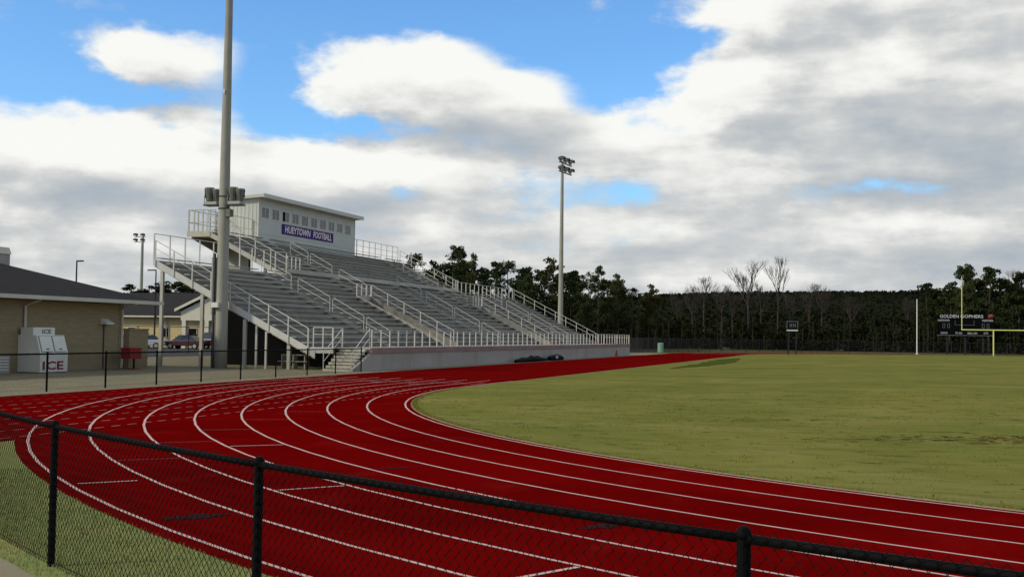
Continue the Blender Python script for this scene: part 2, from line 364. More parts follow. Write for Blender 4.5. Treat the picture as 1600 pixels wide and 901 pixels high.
def tag(o, label=None, cat=None, group=None, kind=None):
    if label: o['label'] = label
    if cat: o['category'] = cat
    if group: o['group'] = group
    if kind: o['kind'] = kind
    return o
def thing(name, label, cat, loc=(0, 0, 0), group=None):
    o = bpy.data.objects.new(name, None); COL.objects.link(o); o.location = loc; o.empty_display_size = 0.2
    ORG[o.as_pointer()] = Vector(loc)
    return tag(o, label, cat, group)
def copy_thing(root, loc, rz=0.0, sc=(1, 1, 1), label=None, group=None):
    r = root.copy(); COL.objects.link(r); r.location = loc; r.rotation_euler = (0, 0, rz); r.scale = sc
    if label: r['label'] = label
    if group: r['group'] = group
    for ch in list(root.children):
        c = ch.copy(); COL.objects.link(c); c.parent = r
        for g in ch.children:
            d = g.copy(); COL.objects.link(d); d.parent = c
    return r
def lettering(text, name, m, parent, org, right, up, width, height, depth=0.01, shear=0.0, bold=0.0):
    """flat letters as mesh: fitted to width x height with lower left corner at org, running along right/up"""
    cu = bpy.data.curves.new(name, 'FONT'); cu.body = text; cu.size = 1.0; cu.shear = shear; cu.offset = bold; cu.resolution_u = 2
    t = bpy.data.objects.new(name, cu); COL.objects.link(t)
    dg = bpy.context.evaluated_depsgraph_get(); me = bpy.data.meshes.new_from_object(t.evaluated_get(dg))
    bpy.data.objects.remove(t); bpy.data.curves.remove(cu)
    xs = [v.co.x for v in me.vertices]; ys = [v.co.y for v in me.vertices]
    x0, x1, y0, y1 = min(xs), max(xs), min(ys), max(ys)
    right, up = Vector(right), Vector(up); nrm = right.cross(up); o0 = ORG[parent.as_pointer()]
    for v in me.vertices:
        a = (v.co.x - x0) / (x1 - x0) * width; b = (v.co.y - y0) / (y1 - y0) * height
        v.co = Vector(org) + right * a + up * b + nrm * depth - o0
    me.materials.clear(); me.materials.append(MATS[m]); me.name = name
    o = bpy.data.objects.new(name, me); COL.objects.link(o); o.parent = parent
    ORG[o.as_pointer()] = o0.copy()
    return o
def struct(o): o['kind'] = 'structure'; return o

# ------------------------------------------------------------------ ground, track, field
R0, W, S = 31.34, 1.07, 100.6
def sheet(name, pts, z, m):
    return struct(MB().quad(*[(x, y, z) for x, y in pts]).build(name, m))
sheet('ground', [(-2500, -2500), (2500, -2500), (2500, 2500), (-2500, 2500)], 0.0, 'field_ground')

def stadium(r, na=72, a0=0, closed=True):
    """points of a stadium outline of radius r round the spine (0,0)-(0,S), counter-clockwise from (r,0)"""
    pts = [(r, 0.0), (r, S)]
    pts += [(r * math.cos(a), S + r * math.sin(a)) for a in [math.pi * k / na for k in range(1, na)]]
    pts += [(-r, S), (-r, 0.0)]
    pts += [(r * math.cos(a), r * math.sin(a)) for a in [math.pi + math.pi * k / na for k in range(1, na)]]
    return pts
def band(mb, r0, r1, z0, z1):
    a, b = stadium(r0), stadium(r1); n = len(mb.v); k = len(a)
    mb.v += [(x, y, z0) for x, y in a] + [(x, y, z1) for x, y in b]
    for i in range(k):
        j = (i + 1) % k; mb.f.append((n + i, n + k + i, n + k + j, n + j))
    return mb
ROUT = 40.12
# verge outside the track
sheet('grass_verge', [(-31.0, -46), (46, -46), (46, 0), (-31.0, 0)], 0.005, 'verge')
# track: oval band, the straight's widening and the sprint chute
tk = MB(); band(tk, 31.0, ROUT, 0.012, 0.012)
tk.quad((-40.65, -60, 0.009), (-31.0, -60, 0.009), (-31.0, 0, 0.009), (-40.65, 0, 0.009))
tk.quad((-40.65, 0, 0.009), (-39.5, 0, 0.009), (-39.5, S + 12, 0.009), (-40.65, S + 12, 0.009))
track = struct(tk.build('running_track', 'track_red'))
for i in range(9):
    r = R0 + W * i
    full = stadium(r); cutpts = [(x, y) for x, y in full if not (x < -r + 1e-6 and y > S - 1)]
    m = MB(); k0 = next(k for k, (x, y) in enumerate(full) if abs(x + r) < 1e-6 and abs(y) < 1e-6)
    path = [(-r, 6.0)] + full[k0:] + full[:k0 - 1] + [(-r, S)]
    for (xa, ya), (xb, yb) in zip(path[:-1], path[1:]):
        def off(x, y, d):
            cy = min(max(y, 0.0), S); n = Vector((x, y - cy, 0)).normalized() * d
            return (x + n.x, y + n.y, 0.016)
        m.quad(off(xa, ya, -.025), off(xa, ya, .025), off(xb, yb, .025), off(xb, yb, -.025))
    m.build('lane_line', 'lane_white', track)
    MB().quad((-r - .025, 6.0, .016), (-r + .025, 6.0, .016), (-r + .025, S, .016), (-r - .025, S, .016)).build('lane_line', 'lane_worn', track)
for i in range(9):
    m = MB(); x = -(R0 + W * i); y = -1.0
    while y > -50:
        m.quad((x - 0.028, y - 0.30, 0.0165), (x + 0.028, y - 0.30, 0.0165), (x + 0.028, y, 0.0165), (x - 0.028, y, 0.0165)); y -= 0.55
    m.build('dashed_lane_line', 'lane_faded' if i > 6 else 'lane_dash', track)
def radial(lane, ang, w, name, m, r0=0.06, r1=None, z=0.0185):
    ra, rb = R0 + W * lane + r0, R0 + W * (lane + 1) - 0.06
    if r1: rb = R0 + W * lane + r1
    a = R(ang); d = Vector((math.cos(a), math.sin(a), 0)); t = Vector((-d.y, d.x, 0)) * w / 2
    up = Vector((0, 0, z))
    MB().quad(d * ra - t + up, d * rb - t + up, d * rb + t + up, d * ra + t + up).build(name, m, track)
radial(4, -137.3, 0.05, 'stagger_line', 'lane_white')
radial(5, -128.3, 0.05, 'stagger_line', 'lane_white')
radial(6, -119.34, 0.06, 'stagger_line', 'lane_white')
radial(5, -138.8, 0.05, 'stagger_line', 'lane_faded')
radial(3, -147.2, 0.06, 'stagger_line', 'lane_faded')
radial(2, -151.6, 0.06, 'stagger_line', 'lane_faded')
radial(4, -142.8, 0.07, 'stagger_line', 'lane_faded')
radial(6, -134.7, 0.06, 'stagger_line', 'lane_faded')
radial(7, -130.9, 0.06, 'stagger_line', 'lane_white', r0=0.18, r1=0.95)
def scuff(lane, ang, rlen, alen, seed):
    rnd = random.Random(seed); mb = MB(); n = 14; rows = []
    for k in range(n + 1):
        t = k / n; r = R0 + W * lane + 0.15 + rlen * t
        w = alen * (0.25 + 0.75 * math.sin(math.pi * t)) * (0.7 + 0.6 * rnd.random())
        a = R(ang) + rnd.uniform(-0.2, 0.2) * alen / r
        rows.append([((r) * math.cos(a - w / r / 2), r * math.sin(a - w / r / 2), 0.0175), (r * math.cos(a + w / r / 2), r * math.sin(a + w / r / 2), 0.0175)])
    for k in range(n): mb.quad(rows[k][0], rows[k + 1][0], rows[k + 1][1], rows[k][1])
    mb.build('rubber_scuff', 'rubber_scuff', track)
scuff(3, -130.7, 0.9, 0.10, 1); scuff(4, -121.5, 0.55, 0.22, 2); scuff(7, -126.0, 0.75, 0.30, 3)
# start/finish marks on the straight
for i in range(8):
    x = -(R0 + W * i)
    MB().quad((x - W + 0.06, 2.0, 0.018), (x - 0.06, 2.0, 0.018), (x - 0.06, 2.05, 0.018), (x - W + 0.06, 2.05, 0.018)).build('finish_line', 'lane_white', track)
    MB().quad((x - W * .62, 2.9, 0.018), (x - W * .38, 2.9, 0.018), (x - W * .38, 3.6, 0.018), (x - W * .62, 3.6, 0.018)).build('lane_mark', 'lane_faded', track)
for k in range(5):
    x = -33.6 - 1.9 * k
    MB().quad((x - .5, 0.6 + .5 * (k % 2), 0.0182), (x, 0.6 + .5 * (k % 2), 0.0182), (x, 0.75 + .5 * (k % 2), 0.0182), (x - .5, 0.75 + .5 * (k % 2), 0.0182)).build('lane_mark', 'lane_white', track)
# infield with a crowned centre
def crown(r): t = max(0.0, min(1.0, (31.0 - r) / 24.0)); return 0.019 + 0.35 * (t * t * (3 - 2 * t))
fm = MB(); rs = [31.12, 30.6, 29, 26, 23, 20, 17, 14, 11, 8, 5, 2, 0.02]
outl = [stadium(r) for r in rs]; kk = len(outl[0])
for r, o in zip(rs, outl): fm.v += [(x, y, crown(r)) for x, y in o]
for a in range(len(rs) - 1):
    for i in range(kk):
        j = (i + 1) % kk; fm.f.append((a * kk + i, a * kk + j, (a + 1) * kk + j, (a + 1) * kk + i))
infield = struct(fm.build('football_field', 'turf', smooth=True))
km = MB(); band(km, 31.18, 31.18, 0.012, 0.026); band(km, 31.12, 31.18, 0.026, 0.026); band(km, 31.12, 31.12, 0.015, 0.026)
km.build('kerb', 'kerb_concrete', infield)

# concrete aprons
sheet('pavement', [(-75, -60), (-40.65, -60), (-40.65, S), (-75, S)], 0.0135, 'concrete')
sheet('parking_lot', [(-130, 24), (-67, 24), (-67, 78), (-130, 78)], 0.018, 'asphalt')
pm = MB(); N = 40
for k in range(N):
    a, b = R(-131 + 51 * k / N), R(-131 + 51 * (k + 1) / N)
    pm.quad((41.68 * math.cos(a), 41.68 * math.sin(a), .02), (48 * math.cos(a), 48 * math.sin(a), .02), (48 * math.cos(b), 48 * math.sin(b), .02), (41.68 * math.cos(b), 41.68 * math.sin(b), .02))
struct(pm.build('footpath', 'concrete'))
# expansion joints of the apron
pv = bpy.data.objects['pavement']
for k in range(9):
    y = -22 + 4.0 * k
    MB().quad((-53, y, 0.0165), (-40.7, y, 0.0165), (-40.7, y + 0.03, 0.0165), (-53, y + 0.03, 0.0165)).build('joint', 'asphalt', pv)
MB().quad((-42.6, -40, 0.0165), (-42.56, -40, 0.0165), (-42.56, 11.5, 0.0165), (-42.6, 11.5, 0.0165)).build('joint', 'asphalt', pv)

# tufts along the verge in front of the camera
gm = MB(); rg = random.Random(3)
for k in range(26000):
    a = R(rg.uniform(-134, -112)); r = rg.uniform(ROUT + .0, 41.70)
    x, y = r * math.cos(a), r * math.sin(a)
    if x < -30.9 and r < 40.3: continue
    h = rg.uniform(0.02, 0.055); t = rg.uniform(0, 6.28); w = 0.004
    dx, dy = math.cos(t) * w, math.sin(t) * w; lx, ly = rg.uniform(-.02, .02), rg.uniform(-.02, .02)
    gm.quad((x - dx, y - dy, .004), (x + dx, y + dy, .004), (x + lx, y + ly, h))
tag(gm.build('short_grass', 'grass_blade'), 'short green grass between the black mesh fence and the red track', 'grass', kind='stuff')

# ragged field edge and weeds in the turf
em = MB(); rg = random.Random(8)
def blade(mb, x, y, z, h, w, lean):
    t = rg.uniform(0, 6.28); dx, dy = math.cos(t) * w, math.sin(t) * w
    mb.quad((x - dx, y - dy, z), (x + dx, y + dy, z), (x + rg.uniform(-lean, lean), y + rg.uniform(-lean, lean), z + h))
for k in range(15000):
    a = R(rg.uniform(-178, -95)); r = 31.16 - abs(rg.gauss(0, .10))
    blade(em, r * math.cos(a), r * math.sin(a), .012, rg.uniform(.015, .05), .006, .03)
for k in range(2600):
    a = R(rg.uniform(-180, -85)); r = math.sqrt(rg.uniform(10 ** 2, 30.9 ** 2)); n = rg.randint(4, 9)
    x0, y0 = r * math.cos(a), r * math.sin(a)
    for _ in range(n): blade(em, x0 + rg.gauss(0, .07), y0 + rg.gauss(0, .07), crown(r) - .005, rg.uniform(.02, .055), .008, .04)
tag(em.build('turf_tufts', 'turf_tuft'), 'scattered tufts and ragged grass edge of the football field', 'grass', kind='stuff')
sm = MB()
def fleck(x, y, s_):
    r = math.hypot(x, min(y, 0)) ; z = crown(r) + .004; n = rg.randint(5, 7); a0 = rg.uniform(0, 6.28)
    sm.quad(*[(x + s_ * rg.uniform(.5, 1) * 1.9 * math.cos(a0 + 6.283 * k / n), y + s_ * rg.uniform(.5, 1) * .8 * math.sin(a0 + 6.283 * k / n), z) for k in range(n)])
ax_ = Vector((0.95, 0.30)); ay_ = Vector((-.3, .95))
for k in range(260):
    t = rg.gauss(0, 1.15); q = Vector((-13.9, -18.0)) + ax_ * t * 1.5 + ay_ * rg.gauss(0, .45); fleck(q.x, q.y, rg.uniform(.03, .09))
for k in range(60):
    q = Vector((-18.5, -14.6)) + ax_ * rg.gauss(0, 1.2) + ay_ * rg.gauss(0, .18); fleck(q.x, q.y, rg.uniform(.03, .08))
for k in range(160):
    a = R(rg.uniform(-170, -95)); r = math.sqrt(rg.uniform(8 ** 2, 30 ** 2)); fleck(r * math.cos(a), r * math.sin(a), rg.uniform(.03, .10))
tag(sm.build('bare_soil_patches', 'soil'), 'small dark worn spots of bare soil in the turf', 'soil', kind='stuff')
dm = MB(); n = 30; rows = []
for k in range(n + 1):
    t = k / n; y = 31 + 44 * t; w = 1.25 * math.sin(math.pi * t) ** .6; c = -28.7 + .5 * math.sin(t * 5)
    xa, xb = c - w * rg.uniform(.7, 1.1), c + w * rg.uniform(.7, 1.1)
    rows.append([(x, y + rg.uniform(-.4, .4), crown(abs(x)) + .012) for x in (xa, c, xb)])
for k in range(n):
    for j in (0, 1): dm.quad(rows[k][j], rows[k][j + 1], rows[k + 1][j + 1], rows[k + 1][j])
dm.build('damp_patch', 'turf_damp', infield)

# ------------------------------------------------------------------ chain-link fences
def wire_mesh(path, z0, z1, side, mb, cell=0.0359, r=0.0026, n=3):
    """zig-zag strands of chain link along a path (function of distance -> (x,y,nx,ny)), length path.L"""
    cnt = int(path[1] / cell); half = cell; rows = int((z1 - z0) / half)
    for i in range(cnt):
        pts = []
        for k in range(rows + 1):
            s = (i + (0.5 if (k + i) % 2 else -0.5) * 1.04 + 0.5) * cell
            x, y, nx, ny = path[0](s); o = side + (0.0022 if (k + i) % 2 else -0.0022)
            pts.append((x + nx * o, y + ny * o, z0 + k * half))
        mb.tube(pts, r, n, caps=False)
    return mb
FR = 41.42
post_angles = [-132.4, -128.0, -123.42, -118.53, -113.55, -108.7, -103.9]
def arc(s):
    a = R(-132.4) + s / FR; return (FR * math.cos(a), FR * math.sin(a), math.cos(a), math.sin(a))
fen = thing('chain_link_fence', 'black vinyl chain-link fence curving round the near turn beside the footpath', 'fence', (FR * math.cos(R(-118.5)), FR * math.sin(R(-118.5)), 0))
for pa in post_angles:
    a = R(pa); x, y = FR * math.cos(a), FR * math.sin(a)
    m = MB().tube([(x, y, -0.1), (x, y, 1.235)], 0.031, 14); p = m.build('post', 'black_vinyl', fen, smooth=False)
    MB().ring((x, y, 1.205), [(0.033, 0), (0.034, 0.02), (0.031, 0.036), (0.022, 0.048), (0.010, 0.054)], 14).build('cap', 'black_vinyl', p, smooth=True)
    for zz in (0.25, 0.6, 0.95):
        MB().ring((x, y, zz), [(0.0335, 0), (0.0345, 0.006), (0.0345, 0.016), (0.0335, 0.022)], 12).build('tie_band', 'black_vinyl', p)
for a0, a1 in zip(post_angles[:-1], post_angles[1:]):
    MB().tube([(FR * math.cos(R(t)), FR * math.sin(R(t)), 1.205) for t in [a0 + (a1 - a0) * k / 8 for k in range(9)]], 0.0215, 10).build('top_rail', 'black_vinyl', fen, smooth=True)
L_arc = FR * R(132.4 - 103.9)
wm = MB(); wire_mesh((arc, L_arc), 0.03, 1.262, 0.028, wm)
tag(wm.build('wire_mesh', 'black_vinyl', fen), kind='stuff')
MB().tube([(FR * math.cos(R(-132.4 + 28.5 * k / 40)), FR * math.sin(R(-132.4 + 28.5 * k / 40)), 0.05) for k in range(41)], 0.0025, 4).build('bottom_wire', 'black_vinyl', fen)

FX = -41.45
fen2 = thing('chain_link_fence', 'black chain-link fence between the concrete apron and the straight red lanes', 'fence', (FX, 0, 0))
ys = [-32.7 + 2.98 * k for k in range(16)]
for y in ys:
    p = MB().tube([(FX, y, -0.1), (FX, y, 1.25)], 0.033, 8).build('post', 'black_vinyl', fen2)
    MB().ring((FX, y, 1.235), [(0.038, 0), (0.038, 0.03), (0.015, 0.055)], 8).build('cap', 'black_vinyl', p)
for y0, y1 in zip(ys[:-1], ys[1:]):
    MB().tube([(FX, y0, 1.22), (FX, y1, 1.22)], 0.027, 8).build('top_rail', 'black_vinyl', fen2)
wm = MB(); wire_mesh((lambda s: (FX, -32.7 + s, -1, 0), ys[-1] + 32.7), 0.03, 1.24, 0.03, wm)
tag(wm.build('wire_mesh', 'black_vinyl', fen2), kind='stuff')

# fence round the far turn: posts, rails and dark pickets
fen3 = thing('perimeter_fence', 'dark perimeter fence round the far turn below the trees', 'fence', (0, S + 44, 0))
def far_pt(s):
    if s < 16: return (-44.5, 84.6 + s)
    a = math.pi - (s - 16) / 44.5; return (44.5 * math.cos(a), S + 44.5 * math.sin(a))
nn = 48; step = 2.6
for k in range(nn):
    x, y = far_pt(k * step); MB().tube([(x, y, -.1), (x, y, 1.9)], 0.04, 6).build('post', 'black_steel', fen3)
for k in range(nn - 1):
    x, y = far_pt(k * step); x1, y1 = far_pt((k + 1) * step)
    MB().tube([(x, y, 1.82), (x1, y1, 1.82)], 0.03, 5).build('top_rail', 'black_steel', fen3)
    MB().tube([(x, y, 0.25), (x1, y1, 0.25)], 0.025, 5).build('bottom_rail', 'black_steel', fen3)
pk = MB()
for k in range(int((nn - 1) * step / 0.16)):
    x, y = far_pt(k * 0.16); pk.tube([(x, y, 0.05), (x, y, 1.8)], 0.012, 3, caps=False)
tag(pk.build('pickets', 'black_steel', fen3), kind='stuff')

# ------------------------------------------------------------------ bleachers
RUN, RISE, X1, Z1 = 0.61, 0.305, -44.8, 1.06
YA, YB, YU0, YU1 = 13.0, 80.2, 28.3, 62.3
def zs(x): return Z1 + (X1 - x) * 0.5
st = thing('bleachers', 'long grey aluminium grandstand with aisles and pale handrails', 'bleachers', (-50, 46.6, 0))
V1, V2 = (32.9, 35.3), (58.0, 60.4)
AIS = [24.5, 47.0, 68.9]; AIH = 0.6
UA = [35.6, 57.6]
def cut(y0, y1, holes):
    segs = [(y0, y1)]
    for a, b in holes:
        nx = []
        for s, e in segs:
            if b <= s or a >= e: nx.append((s, e)); continue
            if a > s: nx.append((s, a))
            if b < e: nx.append((b, e))
        segs = nx
    return segs
for i in range(26):
    x = X1 - RUN * i; z = Z1 + RISE * i
    up = i >= 16
    y0, y1 = (YU0, YU1) if up else (YA, YB)
    voms = [] if i > 10 else [V1, V2]
    ah = [(a - AIH, a + AIH) for a in (UA if up else AIS)]
    if 10 < i < 16: ah += [(a - AIH, a + AIH) for a in UA]
    for (a, b) in cut(y0, y1, voms):
        MB().box(x - RUN, x, a, b, z - 0.045, z).build('foot_plank', 'aluminium_tread', st)
        MB().box(x - RUN - 0.02, x - RUN + 0.012, a, b, z + 0.002, z + RISE - 0.047).build('riser_board', 'aluminium_tread', st)
    for (a, b) in cut(y0, y1, voms + ah):
        o = random.uniform(-.008, .008)
        MB().box(x - 0.64, x - 0.36, a + .01, b - .01, z + 0.385 + o, z + 0.43 + o).build('seat_plank', 'aluminium_seat', st)
    for (a, b) in ah:      # half steps in the aisles
        MB().box(x - RUN + .03, x - RUN + 0.30, a + .05, b - .05, z + 0.11, z + 0.155).build('aisle_step', 'aluminium_bright', st)
    if i % 2 == 0 and not up:
        for a in AIS:
            MB().box(x - 0.30, x - 0.02, a + .1, a + .55, z + 0.004, z + 0.012).build('tread_nosing', 'aluminium_bright', st)
# slope members: one at each frame line
frames = [YA + 0.06] + [YA + (YB - YA) * k / 12 for k in range(1, 12)] + [YB - 0.06]
for fy in frames:
    up = YU0 - .1 <= fy <= YU1 + .1
    xe = -60.9 if up else -54.7
    MB().prism([(X1 + .15, zs(X1) - 0.12), (X1 + .15, zs(X1) - .45), (xe, zs(xe) - 0.45), (xe, zs(xe) - 0.12)], 'y', fy - 0.05, fy + 0.05).build('stringer', 'frame_steel', st)
    for cx in ([-46.2, -48.9, -51.6, -54.2] + ([-57.2, -60.4] if up else [])):
        MB().box(cx - .09, cx + .09, fy - .08, fy + .08, 0, zs(cx) - 0.44).build('column', 'frame_steel', st)
for cx in (-47.6, -48.2, -50.3): MB().box(cx - .05, cx + .05, YA + .03, YA + .13, 0, zs(cx) - .44).build('column', 'aluminium_bright', st)
for fy in (YU0, YU1):
    MB().prism([(-54.4, zs(-54.4) - .1), (-54.4, zs(-54.4) - .45), (-60.9, zs(-60.9) - .45), (-60.9, zs(-60.9) - .1)], 'y', fy - .06, fy + .06).build('stringer', 'frame_steel', st)
# end channel faces and the plank ends
for fy, s in ((YA, -1), (YB, 1)):
    MB().prism([(X1 + .2, zs(X1) - .02), (X1 + .2, zs(X1) - .40), (-54.75, zs(-54.75) - .40), (-54.75, zs(-54.75) - .02)], 'y', fy + s * .012, fy + s * .055).build('end_channel', 'aluminium_bright' if s < 0 else 'frame_steel', st)
# cross aisle face between lower and upper seats
MB().box(-54.62, -54.56, YU0, YU1, 5.98, 6.36).build('cross_aisle_face', 'aluminium_seat', st)
# front walkway, wall and fascia
WX = -41.85
MB().box(X1 + .02, WX - .02, 14.05, 82.2, 1.14, 1.2).build('walkway_deck', 'aluminium_tread', st)
MB().box(X1 + .02, -43.6, YA, 14.05, 1.14, 1.2).build('walkway_deck', 'aluminium_tread', st)
MB().prism([(11.85, 0), (82.2, 0), (82.2, .93), (14.1, .93), (11.85, .12)], 'x', WX - .2, WX).build('front_wall', 'wall_grey', st)
MB().box(WX - .22, WX + .05, 14.1, 82.25, .932, 1.24).build('fascia', 'fascia_brown', st)
MB().box(X1, WX - .2, 82.0, 82.2, 0, 1.13).build('end_wall', 'wall_grey', st)
MB().box(X1 - .1, -43.55, YA - .03, YA + .03, .92, 1.235).build('walkway_end_fascia', 'aluminium_bright', st)
# near-black solids added below the seats to stand in for shade
shade_mb = MB(); shade_mb.prism([(-46.9, 0), (-46.9, 1.5), (-54.0, 4.9), (-54.0, 0)], 'y', 18.5, 79.0)
shade_mb.build('under_seat_shade', 'underfill_black', st)
MB().box(-60.5, -54.1, 30, 60.5, 0, 5.3).build('under_seat_shade', 'underfill_black', st)
# handrails
def rail(pts, r=0.024, name='handrail', m='aluminium_bright', par=st, n=6):
    return MB().tube(pts, r, n).build(name, m, par)
def slope_rail(y, xa, xb, h=1.07, mid=0.62, every=1.22, base=-0.4, name='guard_rail', rr=0.026):
    rail([(xa, y, zs(xa) + h), (xb, y, zs(xb) + h)], rr, name)
    rail([(xa, y, zs(xa) + mid), (xb, y, zs(xb) + mid)], 0.020, 'mid_rail')
    n = max(1, round(abs(xb - xa) / every))
    for k in range(n + 1):
        x = xa + (xb - xa) * k / n
        MB().box(x - .03, x + .03, y - .025, y + .025, zs(x) + base, zs(x) + h).build('rail_post', 'aluminium_bright', st)
slope_rail(YA - .08, -45.0, -54.6)
slope_rail(YB + .08, -45.0, -54.6)
slope_rail(YU0 - .08, -54.7, -60.8)
slope_rail(YU1 + .08, -54.7, -60.8)
def level_rail(x, y0, y1, zb, zt, every, name='guard_rail', mids=(0.5,), r=0.026, pw=.03):
    rail([(x, y0, zt), (x, y1, zt)], r, name)
    for q in mids: rail([(x, y0, zb + (zt - zb) * q), (x, y1, zb + (zt - zb) * q)], 0.017, 'mid_rail', n=5)
    n = max(1, round(abs(y1 - y0) / every))
    for k in range(n + 1):
        y = y0 + (y1 - y0) * k / n
        MB().box(x - .03, x + .03, y - pw, y + pw, zb, zt).build('rail_post', 'aluminium_bright', st)
level_rail(-54.75, YA, YU0, 5.7, 7.42, 1.53, mids=(0.14,))
level_rail(-54.75, YU1, YB, 5.7, 7.05, 1.28, mids=(0.25,), pw=.05)
level_rail(-54.66, YU0, 30.1, 5.95, 7.2, 0.7)
level_rail(-54.66, 60.9, YU1, 5.95, 7.2, 0.7)
level_rail(-61.0, YU0, 34.3, 8.9, 10.45, 1.2)
level_rail(-61.0, 51.5, YU1, 8.9, 10.45, 1.35, mids=(0.33, 0.66))
level_rail(WX - .06, 14.3, 82.1, 1.24, 2.2, 1.2, mids=(), pw=.045)
# rail across the walkway ends
def cross_rail(y, x0, x1, zb, zt):
    rail([(x0, y, zt), (x1, y, zt)], .026, 'guard_rail'); rail([(x0, y, zb + .72), (x1, y, zb + .72)], .02, 'mid_rail')
    for x in (x0, (x0 + x1) / 2, x1): MB().box(x - .025, x + .025, y - .025, y + .025, zb, zt).build('rail_post', 'aluminium_bright', st)
cross_rail(YA + .05, -44.75, -43.62, 1.2, 2.28)
cross_rail(82.12, -44.75, WX - .1, 1.2, 2.2)
level_rail(-43.6, 13.05, 14.2, 1.2, 2.28, 1.1)
# aisle handrails
def aisle_rail(y, xa, xb):
    za, zb = zs(xa), zs(xb)
    o = rail([(xa, y, za - .02), (xa, y, za + .86), (xa + .06, y, za + .92), (xb - .05, y, zb + .92), (xb, y, zb + .86), (xb, y, zb - .02)], .022, 'aisle_handrail')
    MB().tube([(xa, y, za + .5), (xb, y, zb + .5)], .02, 6).build('lower_bar', 'aluminium_bright', o)
for y in AIS:
    for xa, xb in ((-54.5, -52.3), (-51.8, -49.5), (-49.3, -47.1), (-46.9, -45.3)): aisle_rail(y, xa, xb)
for y in UA:
    for xa, xb in ((-54.3, -52.0), (-58.4, -56.9), (-56.7, -54.9)): aisle_rail(y, xa, xb)
# entry wells through the seats
for (a, b) in (V1, V2):
    for y in (a, b):
        MB().prism([(X1 + .02, 1.2), (-51.52, 1.2), (-51.52, zs(-51.52) + .28), (X1 + .02, zs(X1) + .38)], 'y', y - .03, y + .03).build('well_side', 'aluminium_tread', st)
        if y == b: slope_rail(y, -45.0, -51.5, base=0.2, name='well_rail', h=1.12)
    MB().box(-51.55, X1, a + .03, b - .03, 1.14, 1.19).build('well_floor', 'aluminium_tread', st)
    MB().box(-51.6, -51.53, a, b, 3.5, zs(-51.5) + .3).build('well_header', 'aluminium_seat', st)
    level_rail(-51.56, a, b, zs(-51.5) + .2, zs(-51.5) + 1.12, 0.8, name='well_rail')
# entry stair at the track-side corner
for k in range(7):
    z0 = 0.17 * k
    MB().box(-43.55, WX - .21, 11.85 + .31 * k, 11.85 + .31 * (k + 1) - (0.0 if k == 6 else -.03), z0 if k else 0.0, z0 + 0.135).build('stair_tread', 'step_beige', st)
    MB().box(-43.53, WX - .23, 11.92 + .31 * k, 14.02, z0 + .002, z0 + 0.17 + .0).build('stair_block', 'underfill_black', st) if False else None
MB().prism([(11.9, 0.0), (14.02, 1.13), (14.02, 0.0)], 'x', -43.5, WX - .25).build('stair_body', 'underfill_black', st)
for x in (-43.56, WX - .1):
    o = rail([(x, 11.9, 0), (x, 11.9, .95), (x, 14.1, 2.25), (x, 14.1, 1.2)], .026, 'stair_handrail')
    MB().tube([(x, 11.9, .5), (x, 14.1, 1.75)], .02, 6).build('lower_bar', 'aluminium_bright', o)

# ------------------------------------------------------------------ press box
PX0, PX1, PY0, PY1, PZ0, PZ1 = -63.6, -60.5, 34.4, 51.3, 8.72, 12.08
pb = thing('press_box', 'pale metal press box with a row of windows at the top of the stand', 'press box', (-62, 42.8, PZ0))
wm = MB()
wm.prism([(PX0, PZ0), (PX1, PZ0), (PX1, PZ1), (PX0, PZ1 - .18)], 'y', PY0, PY0 + .12)
wm.prism([(PX0, PZ0), (PX1, PZ0), (PX1, PZ1), (PX0, PZ1 - .18)], 'y', PY1 - .12, PY1)
wm.box(PX0, PX0 + .1, PY0 + .12, PY1 - .12, PZ0, PZ1 - .18)
wins = [(34.85 + 1.605 * k, 34.85 + 1.605 * k + 1.1) for k in range(10)]
WZ0, WZ1 = 10.6, 11.45
wm.box(PX1 - .12, PX1, PY0 + .12, PY1 - .12, PZ0, WZ0); wm.box(PX1 - .12, PX1, PY0 + .12, PY1 - .12, WZ1, PZ1)
prev = PY0 + .12
for a, b in wins:
    wm.box(PX1 - .12, PX1, prev, a, WZ0, WZ1); prev = b
wm.box(PX1 - .12, PX1, prev, PY1 - .12, WZ0, WZ1)
wall = wm.build('wall', 'press_wall', pb)
for k in range(9):
    x = PX0 + .25 + .33 * k; MB().box(x, x + .04, PY0 - .022, PY0 + .01, PZ0, PZ1 - .2).build('wall_rib', 'press_wall', wall)
MB().box(PX1 - .06, PX1 + .025, PY0 - .025, PY0 + .06, PZ0, PZ1).build('corner_trim', 'window_frame', wall)
MB().box(PX1 - .06, PX1 + .025, PY1 - .06, PY1 + .025, PZ0, PZ1).build('corner_trim', 'window_frame', wall)
MB().box(PX1 - .01, PX1 + .02, PY0 + .06, PY1 - .06, 9.42, 9.47).build('belt_strip', 'window_frame', wall)
for k, (a, b) in enumerate(wins):
    f = MB(); x0, x1 = PX1 - .05, PX1 + .012
    f.box(x0, x1, a, a + .05, WZ0, WZ1).box(x0, x1, b - .05, b, WZ0, WZ1).box(x0, x1, a + .05, b - .05, WZ0, WZ0 + .05).box(x0, x1, a + .05, b - .05, WZ1 - .05, WZ1)
    mid = (a + b) / 2; f.box(x0, x1, mid - .035, mid + .035, WZ0 + .05, WZ1 - .05)
    w = f.build('window', 'window_frame', pb)
    for j, (c, d) in enumerate(((a + .05, mid - .035), (mid + .035, b - .05))):
        MB().box(PX1 - .03, PX1 - .006, c, d, WZ0 + .05, WZ1 - .05).build('pane', 'open_dark' if (k == 2 and j == 0) else 'window_pane', w)
MB().prism([(PX0 - .3, PZ1 - .22), (PX1 + .62, PZ1 + .02), (PX1 + .62, PZ1 + .25), (PX0 - .3, PZ1 - .02)], 'y', PY0 - .35, PY1 + .45).build('roof', 'press_roof', pb)
